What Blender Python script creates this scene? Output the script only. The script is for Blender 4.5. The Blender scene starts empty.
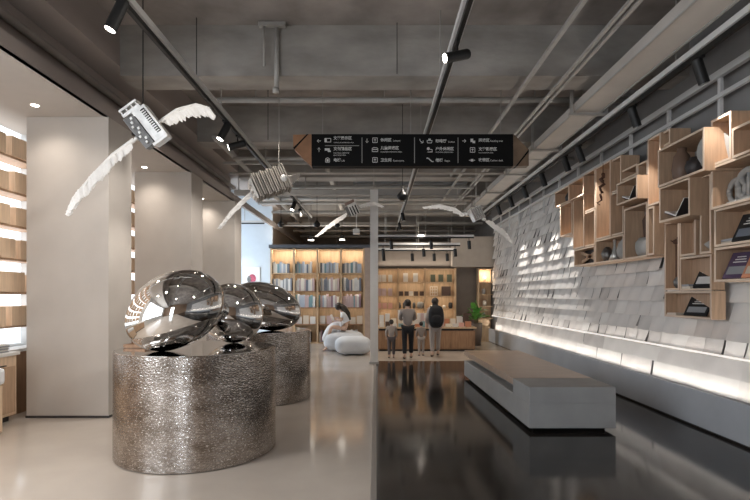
import bpy, math, random
from mathutils import Vector, Matrix, Euler
random.seed(7)
sc = bpy.context.scene
COL = sc.collection
PI = math.pi
H = 1.65            # camera height
F = 500.0           # focal length in pixels of the 750 px frame
CX, CY = 376.0, 295.0
def P(u, v, d): return Vector(((u-CX)*d/F, d, H+(CY-v)*d/F))
def R(a): return math.radians(a)

# ------------------------------------------------------------------ materials
MATS = {}
def mat(name, col, rough=0.6, metal=0.0, var=0.0, scale=6.0, bump=0.0, bscale=40.0, stretch=(1,1,1), spec=0.5, col2=None, detail=4, coat=0.0, trans=0.0):
    if name in MATS: return MATS[name]
    m = bpy.data.materials.new(name); m.use_nodes = True
    nt = m.node_tree; b = nt.nodes['Principled BSDF']
    b.inputs['Base Color'].default_value = (*col, 1)
    b.inputs['Roughness'].default_value = rough
    b.inputs['Metallic'].default_value = metal
    b.inputs['Specular IOR Level'].default_value = spec
    b.inputs['Coat Weight'].default_value = coat
    b.inputs['Transmission Weight'].default_value = trans
    tc = nt.nodes.new('ShaderNodeTexCoord'); mp = nt.nodes.new('ShaderNodeMapping')
    mp.inputs['Scale'].default_value = stretch
    nt.links.new(tc.outputs['Object'], mp.inputs['Vector'])
    if var > 0 or col2:
        n = nt.nodes.new('ShaderNodeTexNoise'); n.inputs['Scale'].default_value = scale; n.inputs['Detail'].default_value = detail
        nt.links.new(mp.outputs[0], n.inputs['Vector'])
        cr = nt.nodes.new('ShaderNodeValToRGB')
        a = [max(0, c*(1-var)) for c in col]; z = [min(1, c*(1+var)) for c in (col2 or col)]
        cr.color_ramp.elements[0].position = 0.3; cr.color_ramp.elements[0].color = (*a, 1)
        cr.color_ramp.elements[1].position = 0.7; cr.color_ramp.elements[1].color = (*z, 1)
        nt.links.new(n.outputs['Fac'], cr.inputs[0]); nt.links.new(cr.outputs[0], b.inputs['Base Color'])
    if bump > 0:
        n2 = nt.nodes.new('ShaderNodeTexNoise'); n2.inputs['Scale'].default_value = bscale; n2.inputs['Detail'].default_value = 3
        nt.links.new(mp.outputs[0], n2.inputs['Vector'])
        bp = nt.nodes.new('ShaderNodeBump'); bp.inputs['Strength'].default_value = bump; bp.inputs['Distance'].default_value = 0.02
        nt.links.new(n2.outputs['Fac'], bp.inputs['Height']); nt.links.new(bp.outputs[0], b.inputs['Normal'])
    MATS[name] = m
    return m
def emis(name, col, s):
    if name in MATS: return MATS[name]
    m = bpy.data.materials.new(name); m.use_nodes = True
    b = m.node_tree.nodes['Principled BSDF']
    b.inputs['Base Color'].default_value = (*col, 1)
    b.inputs['Emission Color'].default_value = (*col, 1); b.inputs['Emission Strength'].default_value = s
    MATS[name] = m; return m

M_slab = mat('concrete_slab', (.30,.27,.25), .85, var=.3, scale=1.6, detail=8, bump=.25, bscale=9)
M_beam = mat('concrete_beam', (.33,.31,.285), .85, var=.28, scale=2.0, detail=9, stretch=(.6,1,1.4), bump=.25, bscale=12)
M_beam2 = mat('painted_beam', (.37,.325,.30), .8, var=.06, scale=1.2)
M_plaster = mat('grey_plaster', (.50,.46,.42), .75, var=.06, scale=1.8, bump=.05, bscale=20)
M_soffit = mat('soffit_paint', (.46,.42,.38), .8, var=.02)
M_wall = mat('taupe_wall', (.17,.145,.125), .8, var=.05)
M_beige = mat('beige_wall', (.40,.35,.30), .8, var=.04)
M_tan = mat('tan_wall', (.36,.30,.25), .8, var=.05)
M_blue = mat('pale_blue_wall', (.60,.67,.74), .7, var=.02)
M_grey = mat('grey_wall', (.24,.235,.235), .8, var=.1, scale=2)
M_darkwall = mat('dark_rear_wall', (.2,.17,.15), .8, var=.1)
M_floorL = mat('pale_polished_concrete', (.50,.45,.40), .12, var=.08, scale=1.1, spec=.55, bump=.012, bscale=6)
M_floorD = mat('dark_polished_concrete', (.015,.013,.0115), .10, var=.35, scale=1.7, spec=.55, bump=.012, bscale=5, col2=(.03,.026,.023))
M_floorT = mat('pale_tile_strip', (.5,.44,.38), .25, var=.05)
M_ledge = mat('grey_ledge', (.44,.46,.49), .6, var=.06, scale=2)
M_black = mat('black_metal', (.012,.012,.012), .45, metal=.3)
M_blackp = mat('black_panel', (.005,.005,.005), .6, spec=.15)
M_pipe = mat('pale_grey_pipe', (.40,.39,.37), .5, var=.08, metal=.1)
M_duct = mat('pale_duct', (.52,.49,.45), .55, var=.06, scale=3)
M_strut = mat('galvanised_strut', (.38,.365,.34), .5, metal=.25, var=.1)
M_rail = mat('white_rail', (.62,.62,.61), .5)
M_white = mat('white_paint', (.75,.74,.72), .5, var=.03)
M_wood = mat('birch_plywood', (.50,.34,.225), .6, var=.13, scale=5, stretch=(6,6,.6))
M_woodd = mat('birch_shaded', (.45,.30,.20), .6, var=.13, scale=5, stretch=(6,6,.6))  # darker birch copy: shade of the box interiors put into the colour
M_woode = mat('plywood_edge', (.68,.54,.42), .6, var=.06)
M_oak = mat('warm_oak', (.56,.40,.25), .55, var=.15, scale=4, stretch=(4,4,.8))
M_oakd = mat('reddish_oak', (.33,.19,.105), .5, var=.18, scale=5, stretch=(5,5,.7))
M_bench = mat('bench_wood', (.43,.32,.24), .33, var=.14, scale=3, stretch=(.6,6,6))
M_conc = mat('bench_concrete', (.33,.33,.325), .6, var=.08, scale=3, bump=.06, bscale=30)
M_paper = mat('paper_sheet', (.76,.73,.70), .65, var=.07, scale=2.5)
M_paper2 = mat('paper_sheet_grey', (.64,.615,.59), .65, var=.10, scale=3)
M_paper3 = mat('paper_sheet_bright', (.82,.80,.77), .6, var=.05, scale=2.5)
M_mirror = mat('mirror_steel', (.80,.79,.775), .025, metal=1)
M_topm = mat('polished_steel_top', (.66,.64,.62), .06, metal=1)
M_feather = mat('white_feather', (.86,.84,.81), .7, var=.05, scale=20, bump=.2, bscale=60)
M_chrome = mat('silver_block', (.72,.71,.69), .3, metal=.55, var=.15, scale=14)
M_silverd = mat('dark_silver', (.16,.155,.15), .35, metal=.7, var=.3, scale=18)
M_greige = mat('greige_slats', (.33,.305,.27), .55, var=.15, scale=12)
M_skin = mat('skin', (.62,.42,.32), .55)
M_hair = mat('dark_hair', (.025,.018,.014), .5, var=.3, scale=30)
M_dress = mat('white_dress', (.80,.82,.86), .7, bump=.15, bscale=12)
M_pouf = mat('pale_grey_pouf', (.66,.70,.76), .8, var=.04, bump=.05, bscale=8)
M_leaf = mat('glossy_leaf', (.10,.30,.05), .4, var=.35, scale=7)
M_stem = mat('plant_stem', (.16,.11,.06), .7)
M_pot = mat('brown_pot', (.17,.13,.105), .6)
M_ceram = mat('grey_ceramic', (.35,.345,.33), .5, var=.1)
M_dark = mat('dark_object', (.035,.03,.03), .5, var=.3)
M_glow = emis('lamp_glow', (1,.93,.82), 14)
M_glowc = emis('cool_light_panel', (.84,.92,1), 1.25)
M_warmled = emis('warm_led', (1,.80,.55), 6)
M_led = emis('led_strip', (1,.93,.86), 9)
M_sky = emis('daylight_pane', (.82,.91,1), 2.4)

def hammered():
    m = bpy.data.materials.new('hammered_steel'); m.use_nodes = True
    nt = m.node_tree; b = nt.nodes['Principled BSDF']; L = nt.links
    b.inputs['Metallic'].default_value = .95; b.inputs['Roughness'].default_value = .24
    tc = nt.nodes.new('ShaderNodeTexCoord'); mp = nt.nodes.new('ShaderNodeMapping'); mp.inputs['Scale'].default_value = (1,1,1.7)
    L.new(tc.outputs['Object'], mp.inputs['Vector'])
    n = nt.nodes.new('ShaderNodeTexNoise'); n.inputs['Scale'].default_value = 3.2; n.inputs['Detail'].default_value = 9; n.inputs['Roughness'].default_value = .72
    L.new(mp.outputs[0], n.inputs['Vector'])
    cr = nt.nodes.new('ShaderNodeValToRGB')
    cr.color_ramp.elements[0].position = .36; cr.color_ramp.elements[0].color = (.20,.165,.135,1)
    cr.color_ramp.elements[1].position = .66; cr.color_ramp.elements[1].color = (.50,.45,.41,1)
    L.new(n.outputs['Fac'], cr.inputs[0]); L.new(cr.outputs[0], b.inputs['Base Color'])
    fk = nt.nodes.new('ShaderNodeTexNoise'); fk.inputs['Scale'].default_value = 48; fk.inputs['Detail'].default_value = 5; fk.inputs['Roughness'].default_value = .65
    L.new(mp.outputs[0], fk.inputs['Vector'])
    fr = nt.nodes.new('ShaderNodeValToRGB'); fr.color_ramp.elements[0].position = .55; fr.color_ramp.elements[0].color = (0,0,0,1); fr.color_ramp.elements[1].position = .66; fr.color_ramp.elements[1].color = (1,1,1,1)
    L.new(fk.outputs['Fac'], fr.inputs[0])
    mx = nt.nodes.new('ShaderNodeMix'); mx.data_type = 'RGBA'; mx.inputs['B'].default_value = (.92,.90,.87,1)  # near-white flecks: sparkle highlights put into the base colour
    L.new(fr.outputs[0], mx.inputs['Factor']); L.new(cr.outputs[0], mx.inputs['A']); L.new(mx.outputs['Result'], b.inputs['Base Color'])
    mr = nt.nodes.new('ShaderNodeMapRange'); mr.inputs['To Min'].default_value = .21; mr.inputs['To Max'].default_value = .13
    L.new(fr.outputs[0], mr.inputs['Value']); L.new(mr.outputs[0], b.inputs['Roughness'])
    v = nt.nodes.new('ShaderNodeTexVoronoi'); v.feature = 'SMOOTH_F1'; v.inputs['Scale'].default_value = 40
    L.new(mp.outputs[0], v.inputs['Vector'])
    n2 = nt.nodes.new('ShaderNodeTexNoise'); n2.inputs['Scale'].default_value = 50; n2.inputs['Detail'].default_value = 4
    L.new(mp.outputs[0], n2.inputs['Vector'])
    ad = nt.nodes.new('ShaderNodeMath'); ad.operation = 'ADD'
    L.new(v.outputs['Distance'], ad.inputs[0]); L.new(n2.outputs['Fac'], ad.inputs[1])
    bp = nt.nodes.new('ShaderNodeBump'); bp.inputs['Strength'].default_value = .4; bp.inputs['Distance'].default_value = .006
    L.new(ad.outputs[0], bp.inputs['Height']); L.new(bp.outputs[0], b.inputs['Normal'])
    return m
M_hammer = hammered()

# ------------------------------------------------------------------ mesh helper
def wloc(o):
    v = Vector((0,0,0))
    while o is not None:
        v = v + o.location; o = o.parent
    return v
class MB:
    def __init__(s): s.v = []; s.f = []; s.mi = []; s.cur = 0
    def add(s, vs, fs):
        n = len(s.v); s.v += [tuple(x) for x in vs]
        for f in fs: s.f.append(tuple(i+n for i in f)); s.mi.append(s.cur)
        return s
    def box(s, c, d, M=None):
        x, y, z = d[0]/2, d[1]/2, d[2]/2
        vs = [Vector((a*x, b*y, e*z)) for a in (-1,1) for b in (-1,1) for e in (-1,1)]
        if M: vs = [M @ p for p in vs]
        vs = [p + Vector(c) for p in vs]
        return s.add(vs, [(0,1,3,2),(4,6,7,5),(0,4,5,1),(2,3,7,6),(0,2,6,4),(1,5,7,3)])
    def bb(s, a, b):   # box by two corners
        a, b = Vector(a), Vector(b)
        return s.box((a+b)/2, [abs(q) for q in (b-a)])
    def cyl(s, p0, p1, r0, r1=None, n=12, cap=True):
        if r1 is None: r1 = r0
        p0, p1 = Vector(p0), Vector(p1); ax = (p1-p0).normalized()
        t = Vector((0,0,1)) if abs(ax.z) < .9 else Vector((1,0,0))
        e1 = ax.cross(t).normalized(); e2 = ax.cross(e1)
        vs = []
        for p, r in ((p0,r0),(p1,r1)):
            for i in range(n):
                a = 2*PI*i/n; vs.append(p + e1*(math.cos(a)*r) + e2*(math.sin(a)*r))
        fs = [(i, (i+1)%n, n+(i+1)%n, n+i) for i in range(n)]
        if cap: fs += [tuple(range(n))[::-1], tuple(range(n, 2*n))]
        return s.add(vs, fs)
    def bar(s, p0, p1, w, h):
        p0, p1 = Vector(p0), Vector(p1); ax = (p1-p0).normalized()
        t = Vector((0,0,1)) if abs(ax.z) < .9 else Vector((0,1,0))
        e1 = ax.cross(t).normalized(); e2 = e1.cross(ax)
        vs = [p + e1*a*w/2 + e2*b*h/2 for p in (p0,p1) for a, b in ((-1,-1),(1,-1),(1,1),(-1,1))]
        return s.add(vs, [(0,1,2,3)[::-1],(4,5,6,7),(0,1,5,4),(1,2,6,5),(2,3,7,6),(3,0,4,7)])
    def tube(s, pts, r, n=8):
        pts = [Vector(p) for p in pts]; rings = []
        rr = r if isinstance(r, (list,tuple)) else [r]*len(pts)
        for i, p in enumerate(pts):
            a = pts[max(i-1,0)]; b = pts[min(i+1,len(pts)-1)]; ax = (b-a).normalized()
            t = Vector((0,0,1)) if abs(ax.z) < .9 else Vector((1,0,0))
            e1 = ax.cross(t).normalized(); e2 = ax.cross(e1)
            rings.append([p + e1*math.cos(2*PI*k/n)*rr[i] + e2*math.sin(2*PI*k/n)*rr[i] for k in range(n)])
        vs = [q for g in rings for q in g]; fs = []
        for i in range(len(pts)-1):
            for k in range(n):
                fs.append((i*n+k, i*n+(k+1)%n, (i+1)*n+(k+1)%n, (i+1)*n+k))
        fs += [tuple(range(n))[::-1], tuple(range((len(pts)-1)*n, len(pts)*n))]
        return s.add(vs, fs)
    def lathe(s, c, prof, n=24):
        c = Vector(c); vs = []; k = len(prof)
        for r, z in prof:
            for i in range(n):
                a = 2*PI*i/n; vs.append(c + Vector((r*math.cos(a), r*math.sin(a), z)))
        fs = []
        for j in range(k-1):
            for i in range(n): fs.append((j*n+i, j*n+(i+1)%n, (j+1)*n+(i+1)%n, (j+1)*n+i))
        fs += [tuple(range(n))[::-1], tuple(range((k-1)*n, k*n))]
        return s.add(vs, fs)
    def ell(s, c, r, M=None, nu=28, nv=16, e=1.0):
        c = Vector(c); vs = []
        sg = lambda x, p: math.copysign(abs(x)**p, x)
        for j in range(1, nv):
            t = -PI/2 + PI*j/nv
            for i in range(nu):
                a = 2*PI*i/nu
                p = Vector((r[0]*sg(math.cos(t),e)*sg(math.cos(a),e), r[1]*sg(math.cos(t),e)*sg(math.sin(a),e), r[2]*sg(math.sin(t),e)))
                vs.append((M @ p if M else p) + c)
        b = Vector((0,0,-r[2])); t = Vector((0,0,r[2]))
        vs += [(M @ b if M else b)+c, (M @ t if M else t)+c]
        fs = []
        for j in range(nv-2):
            for i in range(nu): fs.append((j*nu+i, j*nu+(i+1)%nu, (j+1)*nu+(i+1)%nu, (j+1)*nu+i))
        B = (nv-1)*nu
        for i in range(nu):
            fs.append((B, (i+1)%nu, i)); fs.append((B+1, (nv-2)*nu+i, (nv-2)*nu+(i+1)%nu))
        return s.add(vs, fs)
    def prism(s, poly, a, b, axis='y'):    # poly in the other two axes
        def q(p, t): return {'y': (p[0], t, p[1]), 'x': (t, p[0], p[1]), 'z': (p[0], p[1], t)}[axis]
        n = len(poly); vs = [q(p,a) for p in poly] + [q(p,b) for p in poly]
        fs = [tuple(range(n)), tuple(range(n,2*n))[::-1]] + [(i, n+i, n+(i+1)%n, (i+1)%n) for i in range(n)]
        return s.add(vs, fs)
    def build(s, name, m, parent=None, origin=None, smooth=False, bevel=0):
        o0 = wloc(parent) if parent is not None else Vector(origin or (0,0,0))
        me = bpy.data.meshes.new(name)
        me.from_pydata([tuple(Vector(p)-o0) for p in s.v], [], s.f)
        ms = m if isinstance(m, (list,tuple)) else [m]
        for x in ms: me.materials.append(x)
        if len(ms) > 1: me.polygons.foreach_set('material_index', s.mi)
        if smooth: me.polygons.foreach_set('use_smooth', [True]*len(me.polygons))
        me.update()
        import bmesh
        bm = bmesh.new(); bm.from_mesh(me); bmesh.ops.recalc_face_normals(bm, faces=bm.faces); bm.to_mesh(me); bm.free()
        ob = bpy.data.objects.new(name, me); COL.objects.link(ob)
        if parent is not None: ob.parent = parent
        else: ob.location = o0
        if bevel:
            md = ob.modifiers.new('bevel', 'BEVEL'); md.width = bevel; md.segments = 2; md.limit_method = 'ANGLE'
        return ob
def tag(o, label=None, cat=None, group=None, kind=None):
    if label: o['label'] = label
    if cat: o['category'] = cat
    if group: o['group'] = group
    if kind: o['kind'] = kind
    return o
def thing(name, loc, label, cat, group=None):
    o = bpy.data.objects.new(name, None); COL.objects.link(o); o.location = loc; o.empty_display_size = .1
    return tag(o, label, cat, group)
def struct(mb, name, m, **k): return tag(mb.build(name, m, **k), kind='structure')
def copy_tree(o, parent=None):
    c = o.copy(); COL.objects.link(c); c.parent = parent
    for ch in list(o.children): copy_tree(ch, c)
    return c
def area(name, loc, size, power, col=(1,1,1), rot=(0,0,0), sy=None, spread=None):
    l = bpy.data.lights.new(name, 'AREA'); l.energy = power; l.color = col; l.size = size
    if sy: l.shape = 'RECTANGLE'; l.size_y = sy
    if spread: l.spread = spread
    o = bpy.data.objects.new(name, l); COL.objects.link(o); o.location = loc; o.rotation_euler = rot
    return o
def spot(name, loc, to, power, angle=50, blend=.6, col=(1,.93,.85), size=.03):
    l = bpy.data.lights.new(name, 'SPOT'); l.energy = power; l.color = col; l.spot_size = R(angle); l.spot_blend = blend; l.shadow_soft_size = size
    o = bpy.data.objects.new(name, l); COL.objects.link(o); o.location = loc
    o.rotation_euler = (Vector(to)-Vector(loc)).to_track_quat('-Z','Y').to_euler()
    return o

# ------------------------------------------------------------------ setting
ZS, ZB = 5.31, 4.62
XL, XR = -5.3, 4.25
XF, ZF = -3.59, 4.04       # edge and height of the lowered left ceiling
YB = -5.0
b = MB(); b.bb((XL-.2, YB, -.12), (-.02, 18.6, 0)); b.bb((-3.8,18.6,-.12),(-.02,26,0)); struct(b, 'floor', M_floorL)
b = MB(); b.bb((-.02, YB, -.12), (XR, 12.5, 0.0)); struct(b, 'floor', M_floorD)
b = MB(); b.bb((-.02, 12.5, -.12), (XR, 26, 0.0)); struct(b, 'floor', M_floorT)
b = MB(); b.bb((-.045, YB, 0), (.005, 12.5, .004)); struct(b, 'trim_1', mat('floor_joint', (.30,.28,.26), .35, metal=.3))
b = MB(); b.bb((XL-.2, YB, ZS), (XR+.2, 26.2, ZS+.2)); struct(b, 'ceiling', M_slab)
# left wall with two windows (daylight) : one beside and behind the camera, one in the far alcove
wl = MB()
wl.bb((XL-.15, YB, 0), (XL, -3.2, ZS)); wl.bb((XL-.15, -3.2, 0), (XL, 3.0, .9)); wl.bb((XL-.15, -3.2, 3.6), (XL, 3.0, ZS))
wl.bb((XL-.15, 3.0, 0), (XL, 13.9, ZS)); wl.bb((XL-.15, 13.9, 0), (XL, 17.0, .5)); wl.bb((XL-.15, 13.9, 4.6), (XL, 17.0, ZS)); wl.bb((XL-.15, 17.0, 0), (XL, 17.6, ZS))
struct(wl, 'wall_left', M_white)
b = MB(); b.bb((XR, YB, 0), (XR+.15, 26.0, ZS)); struct(b, 'wall_right', M_grey)
b = MB(); b.bb((XL, YB-.15, 0), (-2.7, YB, ZS)); b.bb((-2.7, YB-.15, 0), (-1.5, YB, .2)); b.bb((-2.7, YB-.15, 4.0), (-1.5, YB, ZS)); b.bb((-1.5, YB-.15, 0), (XR, YB, ZS)); struct(b, 'wall_back', mat('brown_back_wall',(.30,.21,.15),.7,var=.1))
b = MB(); b.bb((-3.9, 26.0, 0), (XR+.2, 26.15, ZS)); struct(b, 'wall_front', M_darkwall)
b = MB(); b.bb((XL, 17.42, 0), (-3.62, 17.57, ZS)); struct(b, 'wall_alcove', M_blue)
b = MB(); b.bb((-3.9, 17.57, 0), (-3.75, 26, ZS)); struct(b, 'wall_left_far', M_tan)
b = MB(); b.bb((0.0, 18.4, 0), (XR, 18.55, 3.6)); struct(b, 'wall_shop', M_wall)
b = MB(); b.bb((2.75, 17.95, 2.66), (XR, 18.39, 3.75)); struct(b, 'wall_bulkhead', M_beige)
# windows
def window(n, x0, y0, y1, z0, z1, axis):
    w = MB(); g = MB(); k = 4
    if axis == 'x':
        for i in range(k+1):
            y = y0+(y1-y0)*i/k; w.bb((x0-.05, y-.03, z0), (x0+.02, y+.03, z1))
        w.bb((x0-.05,y0,z0),(x0+.02,y1,z0+.05)); w.bb((x0-.05,y0,z1-.05),(x0+.02,y1,z1)); g.bb((x0-.04,y0,z0),(x0-.03,y1,z1))
    else:
        for i in range(k+1):
            x = y0+(y1-y0)*i/k; w.bb((x-.03, x0-.05, z0), (x+.03, x0+.02, z1))
        w.bb((y0,x0-.05,z0),(y1,x0+.02,z0+.05)); w.bb((y0,x0-.05,z1-.05),(y1,x0+.02,z1)); g.bb((y0,x0-.04,z0),(y1,x0-.03,z1))
    o = struct(w, 'window_%d'%n, M_black); g.build('pane', M_sky, o)
window(1, XL-.07, -3.2, 3.0, .9, 3.6, 'x')
window(2, XL-.07, 13.9, 17.0, .5, 4.6, 'x')
window(3, YB-.07, -2.7, -1.5, .2, 4.0, 'y')

# lowered ceiling and its long fascia
b = MB(); b.bb((XL, YB, ZF), (XF, 13.35, ZF+.06)); struct(b, 'ceiling_soffit', M_soffit)
b = MB(); b.bb((XF-.06, YB, ZF+.0), (XF, 26, ZF+.17)); struct(b, 'trim_2', M_beam2)
b = MB(); b.bb((-3.95, YB, 4.74), (-3.47, 26, ZS)); struct(b, 'ceiling_beam', M_beam2)
b = MB(); b.bb((-3.95, YB, ZF+.06), (-3.88, 13.35, 4.74)); struct(b, 'wall_recess', M_beam2)
b = MB(); b.cyl((-3.78, YB, 4.5), (-3.78, 13.3, 4.5), .05)
tag(b.build('conduit_pipe', M_slab, origin=(-3.78,5,4.5), smooth=True), 'dull grey pipe running in the recess above the lowered left ceiling edge', 'pipe')
for i in range(-1, 7):
    y = 6.78 + 2.92*i
    b = MB(); b.bb((-3.47, y, ZB), (XR, y+.46, ZS)); struct(b, 'ceiling_beam', M_beam, origin=(0,y,ZB))
# plaster columns
for i, y in enumerate((6.71, 9.72, 12.7)):
    b = MB(); b.bb((-4.69, y, 0), (XF, y+.63, ZF)); o = struct(b, 'column', M_plaster, origin=(-4.15,y,0))
    b = MB(); b.bb((-4.70, y-.008, 0), (XF+.008, y+.638, .03)); b.build('shadow_gap', M_dark, o)
# portal frame (white post and head beam)
t = thing('portal_frame', (-.05, 12, 0), 'slim white vertical post with thin head beam where pale and dark floors meet', 'frame')
b = MB(); b.bb((-.14, 11.95, 0), (.05, 12.12, 4.17)); b.build('post', M_white, t)
b = MB(); b.bb((-3.4, 11.97, 4.05), (-.14, 12.1, 4.17)); b.build('head_beam', M_pipe, t)
b = MB(); b.bb((-.16, 11.93, 0), (.07, 12.14, .05)); b.build('foot_plate', M_strut, t)
b = MB(); b.cyl((-3.3,12.03,4.17),(-3.3,12.03,ZB+.02),.012); b.cyl((-.05,12.03,4.17),(-.05,12.03,ZS),.012); b.cyl((-1.7,12.03,4.17),(-1.7,12.03,ZS),.012); b.build('hanger_rod', M_strut, t)

# ------------------------------------------------------------------ right wall ledge
b = MB()
b.prism([(3.98,.03),(4.25,.03),(4.25,.42),(4.10,.42),(4.03,.47),(3.98,.47)], YB, 17.8)
o = tag(b.build('wall_ledge', M_ledge, origin=(4.1,8,0)), 'long low grey ledge running along the foot of the paper covered wall', 'ledge')
b = MB(); b.bb((4.02,YB,0),(4.24,17.78,.03)); b.build('recessed_plinth', M_dark, o)
b = MB(); b.bb((4.06,YB,.421),(4.085,17.8,.432)); b.build('light_strip', M_led, o)
b = MB(); b.bb((4.10,YB,.915),(4.112,17.75,.935)); b.build('light_strip', emis('soft_led',(1,.94,.88),.55), o)
area('ledge_led_upper', (4.10, 6.4, .945), .02, 16, (1,.92,.84), (0, R(172), 0), sy=22.5)
area('ledge_led', (4.075, 6.4, .44), .03, 75, (1,.92,.84), (0, R(180-8), 0), sy=22.8)

# ------------------------------------------------------------------ display boxes
XB = 4.10
BOXES = [ # u0,u1,r0,r1,Xf
 (554.8,568.6,.486,.572,3.78),(568.6,583.5,.484,.576,3.74),(560,572,.3135,.484,3.80),(573,584,.23,.484,3.78),
 (584.3,594.8,.23,.394,3.80),(584.3,595,.396,.58,3.80),(574,594.5,.143,.228,3.78),(595.3,623.5,.142,.248,3.78),
 (595.5,610.5,.25,.578,3.78),(610.7,623.3,.25,.43,3.80),(610.7,621,.432,.572,3.80),(624,647,.142,.345,3.78),
 (621.2,637,.463,.505,3.82),(616.4,637.0,.371,.461,3.62),(637.2,647.2,.44,.50,3.82),
 (647.4,654,.146,.322,3.78),(647.4,660.6,.325,.572,3.78),(660.8,670,.515,.568,3.82),
 (657.7,704.2,.380,.513,3.62),(659,689.8,.254,.378,3.66),(664.4,679,.016,.25,3.92),(679.4,711.4,.014,.124,3.93),
 (664.4,711.4,-.074,.013,3.92),(679.4,695.6,.126,.252,3.93),(699.6,711,.126,.366,3.80),
 (710.8,731.2,.383,.52,3.74),(731.6,778,.383,.468,3.70),(710.8,778,.254,.382,3.74),(714,778,.141,.252,3.78),(714,778,.038,.139,3.78)]
PLACE = ['small square, upper far end of the left cluster','second square in the top row of the left cluster',
 'tall narrow, lower far end of the left cluster','tall narrow, under the top row of the left cluster','short upright, above the crossed lattice box',
 'tall upright, above the left cluster lattice','low, holding a crossed dark lattice','low wide, holding grey vessels','very tall narrow, holding a crooked branch',
 'upright, right of the branch box','upper upright, above right of the branch box','tall wide, holding a seated figurine','small high, behind the jutting open book box',
 'small jutting, holding an upper open book','upper narrow, beside the jutting small book box','upright plain, right of the figurine box','tall plain upper, right of the small jutting book box',
 'small high, behind the large jutting box','large wide jutting, holding dark urns and a grey plate','wide, under the large jutting one, holding a splayed open book',
 'tall narrow, holding a bird on a stick and a bowl','middle lower, holding a leaning dark book above the lowest box',
 'lowest of all, holding one leaning dark book','plain upright, over the leaning book box','tall upright, holding a small cap shaped bowl',
 'tall empty dark, top of the nearest cluster','small top nearest, beside the tall empty dark one','long, holding grey stone ornaments in the nearest cluster',
 'long, second from the bottom of the nearest cluster','long, bottom of the nearest cluster']
def box_coords(i):
    u0,u1,r0,r1,xf = BOXES[i]
    return xf, F*xf/(u1-CX), F*xf/(u0-CX), H+r0*xf, H+r1*xf     # xf, near y, far y, z0, z1
for i in range(len(BOXES)):
    xf, y0, y1, z0, z1 = box_coords(i)
    T = .026; cx = XB-.01
    t = thing('display_box', ((xf+XB)/2, (y0+y1)/2, z0), 'pale plywood display box, ' + PLACE[i], 'display box', 'wall mounted plywood display boxes')
    y0 += .002; y1 -= .002; z1 -= .002
    b = MB(); e = MB()
    for (ya,yb,za,zb) in ((y0,y1,z0,z0+T),(y0,y1,z1-T,z1),(y0,y0+T,z0+T,z1-T),(y1-T,y1,z0+T,z1-T)):
        b.bb((xf+.004,ya,za),(cx,yb,zb)); e.bb((xf,ya,za),(xf+.004,yb,zb))
    b.build('frame', M_wood, t); e.build('front_edge', M_woode, t)
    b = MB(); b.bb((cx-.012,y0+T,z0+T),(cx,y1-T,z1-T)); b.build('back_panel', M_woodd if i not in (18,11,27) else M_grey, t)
def inbox(i, fy, dx=.16, dz=0):   # a point on the floor of box i
    xf,y0,y1,z0,z1 = box_coords(i)
    if xf > 3.9: dx = .07
    return Vector((xf+dx, y0+(y1-y0)*fy, z0+.0265+dz))
# contents
def open_book(i, s, label):
    c = inbox(i, .5, .14); t = thing('open_book', c, label, 'open book', )
    b = MB()
    for sg, a in ((1,20),(-1,48)):
        M = Matrix.Rotation(sg*R(a), 3, 'X'); 
        b.box(c+M @ Vector((0, sg*s*.5, 0))+Vector((0,0,.02)), (s*.9, s, .018), M)
    b.build('pages', M_paper3, t)
    b = MB()
    for sg, a in ((1,20),(-1,48)):
        M = Matrix.Rotation(sg*R(a), 3, 'X')
        b.box(c+M @ Vector((0, sg*s*.5, -.014))+Vector((0,0,.02)), (s*.94, s*1.03, .008), M)
    b.box(c+Vector((0,0,.006)), (s*.8,.05,.012)); b.build('cover', M_dark, t)
open_book(13, .22, 'white open book splayed like a bird in the small jutting box')
open_book(19, .25, 'large white open book with dark cover in the wide box below the jutting one')
# crooked branch
c = inbox(8, .35, .10); _,y0,y1,z0,z1 = box_coords(8)
b = MB(); pts = []; 
for k in range(13):
    q = k/12; pts.append((c.x-.16+.03*math.sin(k*2.1), c.y+.035*math.sin(k*1.3)+.02*math.sin(k*3.1)-.06+.12*q, z1-.20-q*(z1-z0-.75)))
b.tube(pts, [.03,.03,.028,.03,.024,.026,.022,.024,.02,.02,.016,.012,.008], 7); b.cyl((pts[0][0],pts[0][1],pts[0][2]),(pts[0][0],pts[0][1],z1-.027),.006)
tag(b.build('branch_sculpture', mat('dark_branch',(.11,.05,.03),.7,var=.3), origin=c, smooth=True), 'crooked dark brown branch hanging inside the very tall box', 'sculpture')
# lattice
xf,y0,y1,z0,z1 = box_coords(6)
t = thing('lattice_rack', ((xf+.1), (y0+y1)/2, z0+.026), 'crossed wooden lattice with dark filling inside the lowest far box', 'rack')
b = MB(); yc=(y0+y1)/2; hw=(y1-y0)/2-.075
b.bar((xf+.12,yc-hw,z0+.07),(xf+.12,yc+hw,z1-.07),.02,.06); b.bar((xf+.12,yc-hw,z1-.07),(xf+.12,yc+hw,z0+.07),.02,.06); b.build('crossed_slats', M_wood, t)
b = MB(); b.bb((xf+.18,yc-hw,z0+.027),(XB-.025,yc+hw,z1-.03)); b.build('dark_filling', M_dark, t)
def lathe_item(name, i, fy, prof, m, label, cat, dx=.14, n=20):
    c = inbox(i, fy, dx); b = MB(); b.lathe(c, prof, n); return tag(b.build(name, m, origin=c, smooth=True), label, cat)
lathe_item('vase', 7, .25, [(.05,0),(.10,.05),(.12,.14),(.09,.25),(.03,.33),(.03,.36)], M_ceram, 'rounded grey vase, nearer of the vessels in the low wide box', 'vase')
lathe_item('vase', 7, .58, [(.10,0),(.05,.12),(.02,.25),(.035,.38),(.02,.4)], mat('pale_glass',(.5,.5,.48),.15,metal=.4), 'pale conical vase, middle of the low wide box', 'vase')
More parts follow.
